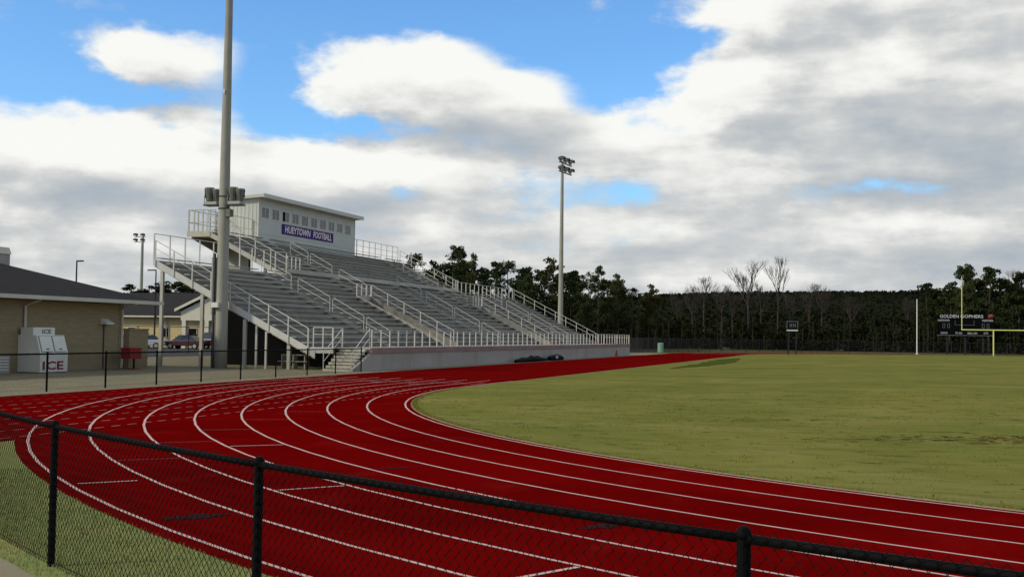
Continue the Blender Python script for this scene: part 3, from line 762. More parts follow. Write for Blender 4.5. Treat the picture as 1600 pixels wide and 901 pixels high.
MB().box(PX1 + .62, PX1 + .66, PY0 - .37, PY1 + .47, PZ1 - .02, PZ1 + .28).build('roof_fascia', 'window_frame', pb)
# access landing beside the press box
ld = thing('access_landing', 'small railed steel landing behind the stand beside the press box', 'landing', (-62, 30, 8.9))
MB().box(-63.3, -61.05, 29.4, 34.3, 8.78, 8.95).build('deck', 'frame_steel', ld)
MB().box(-63.35, -61.05, 29.34, 29.40, 8.72, 9.12).build('deck_fascia', 'step_beige', ld)
for x in (-63.25, -62.8, -62.1, -61.5, -61.1):
    MB().box(x - .045, x + .045, 29.36, 29.43, 8.95, 10.65).build('rail_post', 'step_beige', ld)
for z in (9.75, 10.65): MB().tube([(-63.3, 29.4, z), (-61.05, 29.4, z)], .035, 6).build('rail', 'frame_steel', ld)
for x in (-63.25,):
    for z in (9.75, 10.65): MB().tube([(x, 29.4, z), (x, 34.2, z)], .03, 6).build('rail', 'frame_steel', ld)
    for y in (30.6, 31.8, 33.0, 34.2): MB().box(x - .04, x + .04, y - .04, y + .04, 8.95, 10.65).build('rail_post', 'step_beige', ld)
for x in (-63.0, -61.3): MB().prism([(29.5, 8.6), (29.5, 8.78), (34.2, 8.78), (34.2, 7.6), (33.6, 7.6)], 'x', x - .06, x + .06).build('bracket', 'frame_steel', ld)
MB().box(-63.4, -60.95, 33.9, 34.2, 0, 8.77).build('support_pier', 'frame_steel', ld)
# banner on the press box
bn = thing('banner', 'navy banner lettered in white and orange below the press box windows', 'banner', (PX1, 42.5, 9.7))
MB().box(PX1 + .022, PX1 + .05, 38.0, 46.95, 9.66, 10.44).build('cloth', 'banner_navy', bn)
for (t, y0, w) in (('HUEYTOWN', 38.45, 4.3), ('FOOTBALL', 43.25, 3.35)):
    lettering(t, 'lettering', 'banner_orange', bn, (PX1 + .05, y0 - .03, 9.76), (0, 1, 0), (0, 0, 1), w + .06, .60, .006, .12, .05)
    lettering(t, 'lettering', 'banner_white', bn, (PX1 + .05, y0, 9.79), (0, 1, 0), (0, 0, 1), w, .54, .012, .12, .022)

# ------------------------------------------------------------------ light poles
def flood(parent, p, aim, s=1.0):
    """a round floodlight housing with visor"""
    p = Vector(p); d = Vector(aim).normalized(); m = MB()
    m.tube([p - d * .32 * s, p - d * .22 * s, p - d * .02 * s, p + d * .16 * s], [.10 * s, .2 * s, .30 * s, .33 * s], 10)
    o = m.build('floodlight', 'dark_fixture', parent, smooth=False)
    MB().tube([p + d * .165 * s, p + d * .18 * s], [.29 * s, .29 * s], 10).build('lens', 'lamp_glass', o)
    u = d.cross(Vector((0, 0, 1))).normalized(); w = u.cross(d).normalized(); v = MB(); pts = []
    for k in range(9):
        a = math.pi * (k / 8.0); q = u * math.cos(a) * .345 * s + w * math.sin(a) * .345 * s
        pts.append((p + q + d * .1 * s, p + q + d * .48 * s))
    for k in range(8): v.quad(pts[k][0], pts[k + 1][0], pts[k + 1][1], pts[k][1])
    v.build('visor', 'dark_fixture', o)
def light_pole(loc, h, label, arm_dir, arm0, arm1, aim, r0=.36, r1=.17, group='stadium light poles', heads=4, hs=1.15):
    t = thing('light_pole', label, 'light pole', loc, group); x, y, z = loc
    prof = [(r0, 0)] + [(r0 + (r1 - r0) * k / 10, h * k / 10) for k in range(1, 11)]
    sh = MB().ring((x, y, z - .05), prof, 24).build('shaft', 'pole_concrete', t, smooth=True)
    a = Vector(arm_dir).normalized(); b = Vector((x, y, 0))
    for zz in (h - .2, h - 1.25):
        p0, p1 = b + a * arm0, b + a * arm1
        MB().obox(((p0 + p1) / 2) + Vector((0, 0, zz)), (p1 - p0) / 2, a.cross(Vector((0, 0, 1))) * .06, (0, 0, .06)).build('cross_arm', 'dark_fixture', t)
        for k in range(heads):
            q = p0 + (p1 - p0) * (k + .3) / (heads - .4)
            flood(t, (q.x, q.y, zz + .42), aim, hs)
            MB().box(q.x - .04, q.x + .04, q.y - .04, q.y + .04, zz + .05, zz + .3).build('bracket', 'dark_fixture', t)
    return t
P1 = (-49.85, 12.2, 0.0135)
lp1 = light_pole(P1, 23.0, 'thick concrete light pole in front of the left end of the stand', (0, 1, 0), -2.4, 2.4, (.9, .2, -.35))
for z0, z1, r in ((8.62, 8.68, .30), (9.28, 9.34, .295)):
    MB().ring((P1[0], P1[1], z0), [(r + .025, 0), (r + .025, z1 - z0)], 20).build('clamp_band', 'dark_fixture', lp1)
MB().box(P1[0] - .38, P1[0] - .28, P1[1] - .36, P1[1] - .22, 0.02, 6.2).build('conduit', 'dark_fixture', lp1)
MB().box(P1[0] - .34, P1[0] + .06, P1[1] - .52, P1[1] - .335, 3.28, 3.55).build('junction_box', 'freezer_white', lp1)
MB().box(P1[0] - .62, P1[0] - .36, P1[1] - .1, P1[1] + .25, 2.9, 6.0).build('cabinet', 'galvanised', lp1)
MB().box(P1[0] + .25, P1[0] + .5, P1[1] - .25, P1[1] + .1, 8.2, 8.6).build('junction_box', 'speaker_grey', lp1)
MB().quad((P1[0] - .06, P1[1] - .283, 14.9), (P1[0] + .02, P1[1] - .283, 14.9), (P1[0] + .02, P1[1] - .281, 15.12), (P1[0] - .06, P1[1] - .281, 15.12)).build('tag_plate', 'freezer_white', lp1)
# loudspeaker pairs bracketed to that pole
for s, nm in ((-1, 'weathered loudspeaker pair on the pole bracket away from the press box'), (1, 'weathered loudspeaker pair on the pole bracket towards the press box')):
    cx = P1[0] + s * .72
    sp = thing('loudspeaker', nm, 'loudspeaker', (cx, P1[1], 8.9))
    MB().box(min(cx - .42, P1[0] + s * .25), max(cx + .42, P1[0] + s * .25), P1[1] - .3, P1[1] + .3, 8.80, 8.87).build('bracket', 'dark_fixture', sp)
    MB().box(cx - .36, cx + .36, P1[1] - .24, P1[1] + .24, 8.87, 9.02).build('cradle', 'galvanised', sp)
    for j, (dx, dy, hh) in enumerate(((-.17, -.05, .78), (.19, .06, .70))):
        m = MB(); n = 10
        for k in range(2): pass
        m.ring((cx + dx, P1[1] + dy, 9.02), [(.17, 0), (.20, .08), (.235, .3), (.27, .52), (.285, hh - .08), (.24, hh)], 12)
        h = m.build('horn', 'speaker_grey', sp, smooth=False)
        for k in range(6):
            a = 2 * math.pi * k / 6; x, y = cx + dx + .27 * math.cos(a), P1[1] + dy + .27 * math.sin(a)
            MB().box(x - .02, x + .02, y - .02, y + .02, 9.25, 9.02 + hh - .05).build('rib', 'dark_fixture', h)
    MB().tube([(cx - .40, P1[1] - .2, 8.85), (cx - .40, P1[1] - .2, 9.35)], .02, 6).build('strut', 'galvanised', sp)
light_pole((-50.3, 84.3, 0.0), 21.9, 'slim concrete light pole standing past the right end of the stand', (0.1, 1, 0), -1.0, 3.0, (.95, -.1, -.3), .33, .15, heads=3, hs=.95)
light_pole((-158.9, 159.6, 0.0), 21.0, 'distant light pole beyond the low buildings', (1, .3, 0), -1.7, .6, (-.5, -.8, -.3), .40, .25, heads=2, hs=1.1)
def street_lamp(loc, h, label, ax):
    t = thing('street_lamp', label, 'street lamp', loc); x, y, z = loc
    MB().tube([(x, y, 0), (x, y, h)], [.10, .07], 8).build('post', 'black_steel', t)
    MB().box(min(x, x + ax), max(x, x + ax), y - .09, y + .09, h - .02, h + .12).build('lamp_head', 'black_steel', t)
street_lamp((-91.2, 53.0, 0.018), 8.6, 'dark street lamp rising behind the concession roof', .75)
street_lamp((-95.2, 72.0, 0.018), 8.8, 'short dark street lamp beside the left end of the stand', -1.1)

# ------------------------------------------------------------------ concession building
CX, CY = -53.2, 8.2
cb = thing('concession_building', 'tan masonry concession building with a dark hipped shingle roof', 'building', (-60, -12, 0))
MB().box(-66, CX, -32, CY, 0, 3.32).build('wall', 'brick_cream', cb)
EX0, EX1, EY0, EY1, EZ = -67.0, -52.3, -34, 10.3, 3.5
cxm = (EX0 + EX1) / 2; hd = (EX1 - EX0) / 2; rz = EZ + .31 * hd
rf = MB(); b = [(EX0, EY0, EZ), (EX1, EY0, EZ), (EX1, EY1, EZ), (EX0, EY1, EZ), (cxm, EY0 + hd, rz), (cxm, EY1 - hd, rz)]
n = 0; rf.v += b; rf.f += [(0, 1, 4), (1, 2, 5, 4), (2, 3, 5), (3, 0, 4, 5), (3, 2, 1, 0)]
roof = rf.build('roof', 'shingle', cb)
MB().box(EX1 - .02, EX1 + .12, EY0, EY1, EZ - .16, EZ + .02).build('gutter', 'trim_cream', cb)
MB().box(EX0, EX1 - .03, EY1 - .03, EY1 + .08, EZ - .16, EZ + .02).build('gutter', 'trim_cream', cb)
MB().box(EX0 + .1, EX1 - .04, EY0 + .1, EY1 - .04, EZ - .15, EZ - .11).build('soffit', 'trim_cream', cb)
for y in (-10.5, 0.9, 8.05):
    MB().tube([(EX1 - .02, y, EZ - .18), (CX + .08, y, 3.05), (CX + .08, y, .05)], .06, 6).build('downspout', 'trim_cream', cb)
MB().box(CX - .02, CX + .03, CY - .32, CY + .01, 0, 3.3).build('corner_board', 'brick_cream', cb)
for z in (.6, 1.2, 1.8, 2.4, 3.0):
    MB().box(CX - .01, CX + .012, -30, CY - .33, z, z + .02).build('course_joint', 'seal_dark' if False else 'brick_cream', cb)
MB().prism([(CX + .02, 2.55), (CX + .42, 2.35), (CX + .42, 2.28), (CX + .02, 2.28)], 'y', 6.35, 6.95).build('wall_lamp', 'freezer_white', cb)
MB().box(CX + .005, CX + .05, 6.62, 6.68, .05, 2.28).build('conduit', 'seal_dark', cb)
MB().box(-58.9, -58.1, 4.75, 5.55, 4.6, 5.75).build('roof_vent', 'wall_grey', roof)
MB().prism([(-58.95, 5.75), (-58.05, 5.75), (-58.2, 6.1), (-58.8, 6.1)], 'y', 4.7, 5.6).build('vent_cap', 'trim_cream', roof)
tag(MB().box(-53.15, -52.8, 8.22, 9.85, 0.0, 2.0).box(-53.19, -52.76, 8.21, 9.9, 2.0, 2.08).build('screen_wall', 'brick_cream', origin=(-52.9, 9.2, 0)), 'short tan masonry screen wall at the corner of the concession building', 'wall')
# ice freezer
fz = thing('ice_freezer', 'white two-door ice freezer with sloping lids against the tan wall', 'freezer', (-52.6, 1.6, 0.0135))
fx0, fx1, fy0, fy1 = -53.18, -51.95, .55, 2.42
MB().prism([(fx0, .05), (fx1, .05), (fx1, .92), (fx1 - .24, 1.72), (fx0, 1.72)], 'y', fy0, fy1).build('cabinet', 'freezer_white', fz)
MB().box(fx0 + .05, fx1 - .05, fy0 + .05, fy1 - .05, 0.0135, .05).build('plinth', 'seal_dark', fz)
sl = Vector((-.24, 0, .80)).normalized(); nr = Vector((.80, 0, .24)).normalized()
for ya, yb in ((fy0 + .12, 1.42), (1.55, fy1 - .12)):
    c = Vector((fx1 - .12, (ya + yb) / 2, 1.32)) + nr * .022
    d = MB().obox(c, sl * .36, (0, (yb - ya) / 2, 0), nr * .02).build('lid', 'freezer_white', fz)
    MB().obox(c + nr * .035 - sl * .25, sl * .02, (0, .09, 0), nr * .014).build('handle', 'seal_dark', d)
    MB().obox(Vector((fx1 - .12, (ya + yb) / 2, 1.32)) + nr * .001, sl * .385, (0, (yb - ya) / 2 + .03, 0), nr * .003).build('seal', 'seal_dark', d)
MB().box(fx1 - 1.1, fx1 - .42, .55, 2.0, 1.72, 2.07).build('sign_box', 'freezer_white', fz)
lettering('ICE', 'lettering', 'letter_black', fz, (fx1 - .42, 1.15, 1.79), (0, 1, 0), (0, 0, 1), .6, .19, .004, 0, .02)
lettering('ICE', 'lettering', 'ice_red', fz, (fx1, .72, .14), (0, 1, 0), (0, 0, 1), 1.42, .40, .004, 0, .03)
# red box on a post, utility box
rb = thing('red_cart', 'red metal box on a single post beside the masonry screen wall', 'box', (-52.2, 7.6, .0135))
MB().box(-52.5, -51.95, 7.15, 8.1, .55, 1.06).build('box', 'red_paint', rb)
MB().box(-52.53, -51.92, 7.12, 8.13, 1.06, 1.10).build('lid', 'red_paint', rb)
MB().box(-52.26, -52.18, 7.82, 7.90, .06, .55).build('post', 'black_steel', rb)
MB().box(-52.45, -52.0, 7.6, 8.1, .0135, .06).build('base', 'red_paint', rb)
ub = thing('utility_box', 'pale louvred utility box low on the tan wall', 'box', (-53.1, -.9, .0135))
MB().box(-53.2, -52.95, -1.6, -.2, .0135, .82).build('housing', 'wall_grey', ub)
for k in range(5): MB().box(-52.96, -52.93, -1.5, -.3, .14 + .13 * k, .19 + .13 * k).build('louvre', 'freezer_white', ub)
# aluminium bench under the stand
be = thing('bench', 'low aluminium bench under the sloping end of the stand', 'bench', (-46.5, 14.6, .0135))
MB().box(-47.4, -45.6, 14.4, 14.7, .74, .79).build('seat', 'aluminium_bright', be)
MB().box(-47.4, -45.6, 14.0, 14.25, .40, .44).build('foot_rest', 'aluminium_seat', be)
for x in (-47.2, -46.5, -45.8): MB().box(x - .03, x + .03, 14.1, 14.6, .0135, .74).build('leg', 'frame_steel', be)

# ------------------------------------------------------------------ building, cars and fence behind the stand
fb = thing('school_building', 'low cream building with a dark roof and a gabled entrance porch', 'building', (-90, 76, 0))
MB().box(-112, -66, 73, 86, 0, 3.55).build('wall', 'brick_pale', fb)
r2 = MB(); r2.v += [(-113.5, 72.2, 3.6), (-65, 72.2, 3.6), (-65, 87, 3.6), (-113.5, 87, 3.6), (-106, 79.6, 6.5), (-72, 79.6, 6.5)]
r2.f += [(0, 1, 5, 4), (1, 2, 5), (2, 3, 4, 5), (3, 0, 4), (3, 2, 1, 0)]
r2.build('roof', 'shingle', fb)
MB().box(-113.5, -65, 72.1, 72.3, 3.45, 3.62).build('gutter', 'trim_cream', fb)
px0, px1, pk_ = -89.8, -78.2, 6.7
MB().prism([(px0, 4.1), (px1, 4.1), ((px0 + px1) / 2, pk_)], 'y', 69.0, 69.3).build('gable', 'trim_cream', fb)
MB().prism([(px0 - .5, 4.15), ((px0 + px1) / 2, pk_ + .25), (px1 + .5, 4.15), (px1 + .5, 4.4), ((px0 + px1) / 2, pk_ + .5), (px0 - .5, 4.4)], 'y', 68.7, 76).build('porch_roof', 'shingle', fb)
MB().prism([(px0 - .55, 4.05), ((px0 + px1) / 2, pk_ + .15), (px1 + .55, 4.05), (px1 + .55, 4.36), ((px0 + px1) / 2, pk_ + .46), (px0 - .55, 4.36)], 'y', 68.55, 68.72).build('rake_board', 'trim_cream', fb)
MB().box(px0, px1, 69.0, 69.4, 3.1, 4.1).build('beam', 'trim_cream', fb)
for x in (px0 + .4, px0 + 3.3, px1 - 3.3, px1 - .4): MB().box(x - .25, x + .25, 69.0, 69.5, 0, 3.1).build('porch_column', 'trim_cream', fb)
MB().box(-86.5, -83.6, 72.94, 73.02, 0, 2.6).build('door', 'open_dark', fb)
for x in (-104, -99.5, -95, -91.3):
    w = MB().box(x, x + 1.1, 72.93, 73.02, 1.1, 2.3).build('window', 'window_frame', fb)
    MB().box(x + .08, x + 1.02, 72.91, 72.94, 1.18, 2.22).build('pane', 'open_dark', w)
MB().tube([(-94.2, 72.2, 3.5), (-94.2, 72.85, 3.1), (-94.2, 72.85, .05)], .07, 6).build('downspout', 'trim_cream', fb)
bf = thing('car_park_fence', 'thin black fence along the edge of the car park', 'fence', (-80, 46, 0))
for k in range(12):
    x = -92 + 2.6 * k; MB().tube([(x, 46, 0), (x, 46, 2.35)], .045, 6).build('post', 'black_steel', bf)
    if k < 11: MB().tube([(x, 46, 2.3), (x + 2.6, 46, 2.3)], .035, 6).build('top_rail', 'black_steel', bf)
    if k < 11: MB().tube([(x, 46, .2), (x + 2.6, 46, .2)], .02, 6).build('bottom_rail', 'black_steel', bf)
def car(loc, rz, paint, label, kind='sedan'):
    t = bpy.data.objects.new('parked_car', None); COL.objects.link(t); ORG[t.as_pointer()] = Vector((0, 0, 0))
    tag(t, label, 'car', 'cars parked behind the stand')
    H = {'sedan': 1.45, 'suv': 1.75}[kind]; hood = .92 if kind == 'sedan' else 1.05
    low = [(-2.25, .35), (-2.3, .6), (-2.2, hood - .08), (-1.2, hood), (2.0 if kind == 'suv' else 1.3, hood + .03), (2.2, hood - .02), (2.3, .65), (2.25, .35)]
    body = MB(); body.prism(low, 'y', -.86, .86)
    bo = body.build('body', paint, t)
    bev = bo.modifiers.new('bevel', 'BEVEL'); bev.width = .06; bev.segments = 2
    tail = 2.05 if kind == 'suv' else 1.55
    b0, t0 = [(-1.25, hood), (tail, hood)], [(-.45, H), (tail - (.3 if kind == 'suv' else .75), H)]
    cabv = MB(); n = 0
    cabv.v += [(b0[0][0], -.80, hood), (b0[1][0], -.80, hood), (b0[1][0], .80, hood), (b0[0][0], .80, hood), (t0[0][0], -.62, H), (t0[1][0], -.62, H), (t0[1][0], .62, H), (t0[0][0], .62, H)]
    cabv.f += [(3, 2, 1, 0), (4, 5, 6, 7), (0, 1, 5, 4), (1, 2, 6, 5), (2, 3, 7, 6), (3, 0, 4, 7)]
    cabv.build('cabin_glass', 'car_glass', t)
    MB().box(t0[0][0] - .02, t0[1][0] + .02, -.63, .63, H - .02, H + .03).build('roof', paint, t)
    for sx in (-1, 1):
        for y in (-1, 1):
            MB().box(0, .1, -.02, .02, 0, .1)
    for x in (-1.4, 1.4):
        for s in (-1, 1):
            w = MB().tube([(x, s * .68, .33), (x, s * .90, .33)], .33, 16).build('wheel', 'tyre', t)
            MB().tube([(x, s * .89, .33), (x, s * .912, .33)], .2, 12).build('rim', 'galvanised', w)
    for s in (-1, 1):
        MB().box(-2.31, -2.22, s * .62 - .16, s * .62 + .16, .62, .76).build('headlight', 'lamp_glass', t)
        MB().box(2.24, 2.32, s * .66 - .12, s * .66 + .12, .66, .82).build('tail_light', 'ice_red', t)
    t.location = loc; t.rotation_euler = (0, 0, rz)
    return t
car((-85.6, 63.8, .018), R(5), 'car_red', 'dark red sedan parked in front of the entrance porch')
car((-83.0, 66.5, .018), R(178), 'car_red', 'maroon sports utility car with a tall cabin parked beside the red sedan', 'suv')
car((-89.6, 62.2, .018), R(20), 'car_silver', 'silver sedan parked near the masonry screen wall')
car((-91.9, 63.6, .018), R(95), 'car_dark', 'black sports utility car parked behind the silver sedan', 'suv')

# ------------------------------------------------------------------ trackside odds and ends
def bundle(loc, L_, r, label, seed):
    rnd = random.Random(seed); x, y, z = loc; m = MB(); n = 14; k = 12; rings = []
    for i in range(n + 1):
        t = i / n; rad = r * (0.55 + .45 * math.sin(math.pi * min(1, max(0, t)))) * rnd.uniform(.85, 1.15)
        m.v += [(x + rad * 1.05 * math.cos(2 * math.pi * j / k) * rnd.uniform(.9, 1.1), y + L_ * (t - .5), z + max(0.0, rad * .9 + rad * math.sin(2 * math.pi * j / k) * rnd.uniform(.85, 1.05))) for j in range(k)]
    for i in range(n):
        for j in range(k): m.f.append((i * k + j, i * k + (j + 1) % k, (i + 1) * k + (j + 1) % k, (i + 1) * k + j))
    m.f.append(tuple(range(k - 1, -1, -1))); m.f.append(tuple(n * k + j for j in range(k)))
    o = m.build('rolled_tarp', 'tarp_black', origin=(x, y, z), smooth=True)
    tag(o, label, 'tarp')
    return o
bundle((-41.15, 42.0, .0135), 8.2, .23, 'long black rolled tarp lying against the front wall of the stand', 1)
o = bundle((-41.15, 49.0, .0135), 4.2, .27, 'short black rolled tarp with a white tag against the stand wall', 2)
MB().box(-40.83, -40.80, 47.9, 48.5, .18, .42).build('tag', 'board_text', o)
tc_ = thing('trash_can', 'pale green drum trash can by the far end of the straight', 'trash can', (-43.0, 107.6, 0))
MB().ring((-43, 107.6, 0), [(.36, 0), (.38, .05), (.38, .35), (.40, .38), (.38, .41), (.38, .75), (.40, .78), (.38, .81), (.38, 1.12), (.40, 1.16)], 18).build('drum', 'can_green', tc_)
MB().ring((-43, 107.6, 1.16), [(.41, 0), (.41, .05), (.3, .1)], 18).build('lid', 'can_green', tc_)
cn = thing('traffic_cone', 'orange traffic cone at the foot of the stand wall', 'cone', (-41.3, 73.0, .0135))
MB().ring((-41.3, 73, .045), [(.17, 0), (.04, .62)], 12).build('cone', 'cone_orange', cn)
MB().box(-41.52, -41.08, 72.78, 73.22, .0135, .045).build('base', 'cone_orange', cn)
# goal post
gx, gy, gz = -2.9, 105.2, crown(abs(2.9)) - .0
gp = thing('goal_post', 'yellow football goal post with a single centre support', 'goal post', (gx, gy, gz - .02))
MB().tube([(gx, gy, gz - .1), (gx, gy, gz + 3.05)], .085, 10).build('support', 'goal_yellow', gp)
MB().tube([(gx - 3.56, gy, gz + 3.05), (gx + 3.56, gy, gz + 3.05)], .075, 10).build('crossbar', 'goal_yellow', gp)
for s in (-1, 1): MB().tube([(gx + s * 3.5, gy, gz + 3.05), (gx + s * 3.5, gy, gz + 9.4)], .055, 8).build('upright', 'goal_yellow', gp)
wp = thing('tall_pole', 'slim white pole standing on the grass beyond the goal post', 'pole', (-10.3, 142.8, 0))
MB().tube([(-10.3, 142.8, -.1), (-10.3, 142.8, 8.3)], [.085, .07], 8).build('shaft', 'pole_white', wp)
MB().ring((-10.3, 142.8, -.02), [(.24, 0), (.24, .06), (.15, .1)], 10).build('base_plate', 'pole_white', wp)
# delay clock
dc = thing('play_clock', 'black play clock on two legs at the far side of the field', 'clock', (-26.3, 108, .03))
for x in (-26.75, -25.8): MB().box(x - .07, x + .07, 107.95, 108.1, 0.0, 3.2).build('leg', 'black_steel', dc)
MB().box(-26.95, -25.6, 107.9, 108.2, 3.05, 4.25).build('housing', 'board_black', dc)
fr = MB().box(-26.97, -25.58, 107.87, 107.9, 4.2, 4.27).box(-26.97, -26.9, 107.87, 107.9, 3.33, 4.2).box(-25.65, -25.58, 107.87, 107.9, 3.33, 4.2).build('frame', 'board_grey', dc)
MB().box(-26.97, -25.58, 107.86, 107.9, 3.03, 3.2).build('base_strip', 'board_text', dc)
for k, x in enumerate((-26.6, -26.15)):
    MB().box(x, x + .07, 107.885, 107.9, 3.5, 4.0).box(x + .23, x + .3, 107.885, 107.9, 3.5, 4.0).box(x + .07, x + .23, 107.885, 107.9, 3.72, 3.78).build('digit', 'board_grey', dc)
# scoreboard
sx0, sx1, sy, sz0, sz1 = -7.15, 1.15, 150.0, 2.95, 5.55
sb = thing('scoreboard', 'black scoreboard with white lettering beyond the far turn', 'scoreboard', (-3, sy, 0))
MB().box(sx0, sx1, sy, sy + .3, sz0, sz1).build('panel', 'board_black', sb)
for x in (-5.6, -3.0, -.4): MB().box(x - .15, x + .15, sy + .3, sy + .6, 0, sz1).build('leg', 'black_steel', sb)
MB().box(sx0 + .3, sx1 - .9, sy + .02, sy + .28, sz1 + .003, sz1 + .72).build('title_panel', 'board_black', sb)
MB().box(sx0, sx1, sy - .04, sy, sz0 - .03, sz0 + .06).build('edge_strip', 'board_grey', sb)
Rr, Uu = (1, 0, 0), (0, 0, 1)
def st_text(t, x, z, w, h, m='board_text', y=sy): lettering(t, 'lettering', m, sb, (x, y, z), Rr, Uu, w, h, .012, 0, .015)
st_text('GOLDEN', sx0 + .45, sz1 + .12, 2.75, .5); st_text('GOPHERS', sx0 + 3.45, sz1 + .12, 3.3, .5)
MB().ring((sx1 - .45, sy + .1, sz1 + .02), [(.2, 0), (.40, .2), (.42, .45), (.25, .68)], 14).build('emblem', 'emblem_red', sb)
st_text('HUEYTOWN', sx0 + .15, sz1 - .42, 1.7, .3); st_text('VISITORS', sx1 - 1.75, sz1 - .42, 1.6, .3)
for t, x, w in (('DOWN', sx0 + .6, .95), ('TO GO', sx0 + 2.7, 1.0), ('BALL ON', sx0 + 4.5, 1.35), ('QTR', sx0 + 6.8, .65)): st_text(t, x, sz0 + .22, w, .3)
MB().box(-4.5, -1.7, sy - .03, sy, 4.55, 4.6).box(-4.5, -4.45, sy - .03, sy, 4.6, 5.3).box(-1.75, -1.7, sy - .03, sy, 4.6, 5.3).build('clock_frame', 'board_grey', sb)
for x in (-6.3, -5.6, -.6, .1):
    MB().box(x, x + .06, sy - .02, sy, 4.1, 4.8).box(x + .3, x + .36, sy - .02, sy, 4.1, 4.8).box(x + .06, x + .3, sy - .02, sy, 4.74, 4.8).box(x + .06, x + .3, sy - .02, sy, 4.1, 4.16).build('digit', 'board_grey', sb)

# ------------------------------------------------------------------ trees
def leaf_clump(mb, c, rad, n, size, rnd, flat=.7):
    for _ in range(n):
        while True:
            p = Vector((rnd.uniform(-1, 1), rnd.uniform(-1, 1), rnd.uniform(-1, 1)))
            if .15 < p.length < 1: break
        q = Vector(c) + Vector((p.x * rad, p.y * rad, p.z * rad * flat))
        a = Vector((rnd.gauss(0, 1), rnd.gauss(0, 1), rnd.gauss(0, 1))).normalized(); b = a.orthogonal().normalized()
        s = size * rnd.uniform(.6, 1.3)
        mb.quad(q - a * s * .5 - b * s * .28, q + a * s * .5 - b * s * .2, q + a * s * .6 + b * s * .25, q - a * s * .4 + b * s * .3)
def pine(seed, h=12.0, m='needle', dense=1.0):
    rnd = random.Random(seed)
    t = bpy.data.objects.new('pine_tree', None); COL.objects.link(t); ORG[t.as_pointer()] = Vector((0, 0, 0))
    tk = MB(); lean = rnd.uniform(-.3, .3)
    def ax(z): return Vector((lean * (z / h) ** 2 + .1 * math.sin(z * .6 + seed), .08 * math.cos(z * .5), z))
    tk.tube([ax(h * k / 9) for k in range(10)], [.17 * (1 - .88 * k / 9) + .012 for k in range(10)], 7)
    lf = MB(); nb = int(44 * dense)
    for k in range(nb):
        f = rnd.uniform(.26, .98) ** .85; z = h * f
        ln = (2.5 * (1 - f) ** .65 + .45) * rnd.uniform(.55, 1.2); a = rnd.uniform(0, 6.283)
        p0 = ax(z); d = Vector((math.cos(a), math.sin(a), rnd.uniform(.0, .5))); p1 = p0 + d * ln * .6; p2 = p0 + d * ln + Vector((0, 0, .12 * ln))
        tk.tube([p0, p1, p2], [.045 * (1.2 - f), .03 * (1.2 - f), .01], 4, caps=False)
        leaf_clump(lf, p2, rnd.uniform(.65, 1.15) * (.65 + .5 * (1 - f)), 60, .27, rnd, .6)
        leaf_clump(lf, p1, rnd.uniform(.45, .8), 26, .26, rnd, .6)
    leaf_clump(lf, ax(h * .97), .45, 40, .3, rnd, 1.3)
    tk.build('trunk', 'bark', t); lf.build('crown', m, t)
    return t
def bare(seed, h=12.0):
    rnd = random.Random(seed)
    t = bpy.data.objects.new('bare_tree', None); COL.objects.link(t); ORG[t.as_pointer()] = Vector((0, 0, 0))
    tk = MB(); br = MB()
    tk.tube([(0, 0, -.1), (.08, 0, h * .25), (0, .08, h * .50), (.03, .05, h * .62)], [.16, .13, .10, .06], 7)
    def grow(p, d, ln, r, lv):
        q = p + d * ln * .5 + Vector((rnd.uniform(-.1, .1), rnd.uniform(-.1, .1), .05)) * ln * .5; e = p + d * ln
        br.tube([p, q, e], [r, r * .8, r * .6], 4 if lv < 2 else 3, caps=False)
        if lv >= 5: return
        for _ in range(3 if lv < 4 else 3):
            ang = rnd.uniform(.18, .55); az = rnd.uniform(0, 6.283)
            o = d.orthogonal().normalized(); o.rotate(Matrix.Rotation(az, 3, d))
            nd = (d * math.cos(ang) + o * math.sin(ang) + Vector((0, 0, .22))).normalized()
            grow(p + d * ln * rnd.uniform(.55, 1.0), nd, ln * rnd.uniform(.58, .82), r * .62, lv + 1)
    for k in range(6):
        a = 6.283 * k / 6 + rnd.uniform(-.4, .4); s = rnd.uniform(.15, .6)
        grow(Vector((.02, .06, h * rnd.uniform(.40, .60))), Vector((math.cos(a) * s, math.sin(a) * s, 1)).normalized(), h * .17, .06, 1)
    zmax = max(v[2] for v in br.v)
    for m_ in (br, tk): m_.v = [(x, y, z * h / zmax) for x, y, z in m_.v]
    tk.build('trunk', 'bark_pale', t); br.build('crown', 'bark_pale', t)
    return t
protos = [pine(11, 12, 'needle', 1.0), pine(12, 12, 'needle', .8), pine(13, 12, 'needle', 1.2), pine(14, 12, 'needle_olive', .75), pine(15, 12, 'needle', .6)]
TREES_STAND = [(-72.8,95.8,12.1),(-75.9,110.7,12.1),(-71.2,107.1,13.8),(-70.6,112.6,13.1),(-69.3,118.4,12.4),(-66.1,114.2,12.3),(-62.2,110.1,10.1),(-63.6,122.2,11.4),(-59.9,116.0,12.8),(-58.3,121.6,11.3),(-54.6,112.2,9.5),(-53.8,117.6,11.7),(-54.6,127.6,10.2),(-51.6,121.1,10.8),(-50.1,123.5,8.9),(-71.7,104.8,11.5),(-67.5,108.5,11.0),(-61.2,126.0,11.1),(-79,104,11.5),(-66,121,11.5),(-74,118,12.5),(-77,99,11.0),(-69.5,103,11.2),(-64.5,117,11.6),(-57,118,10.6),(-56.5,113,9.6),(-63,113,11.2),(-52.5,125,10.0),(-48.5,128,8.6)]
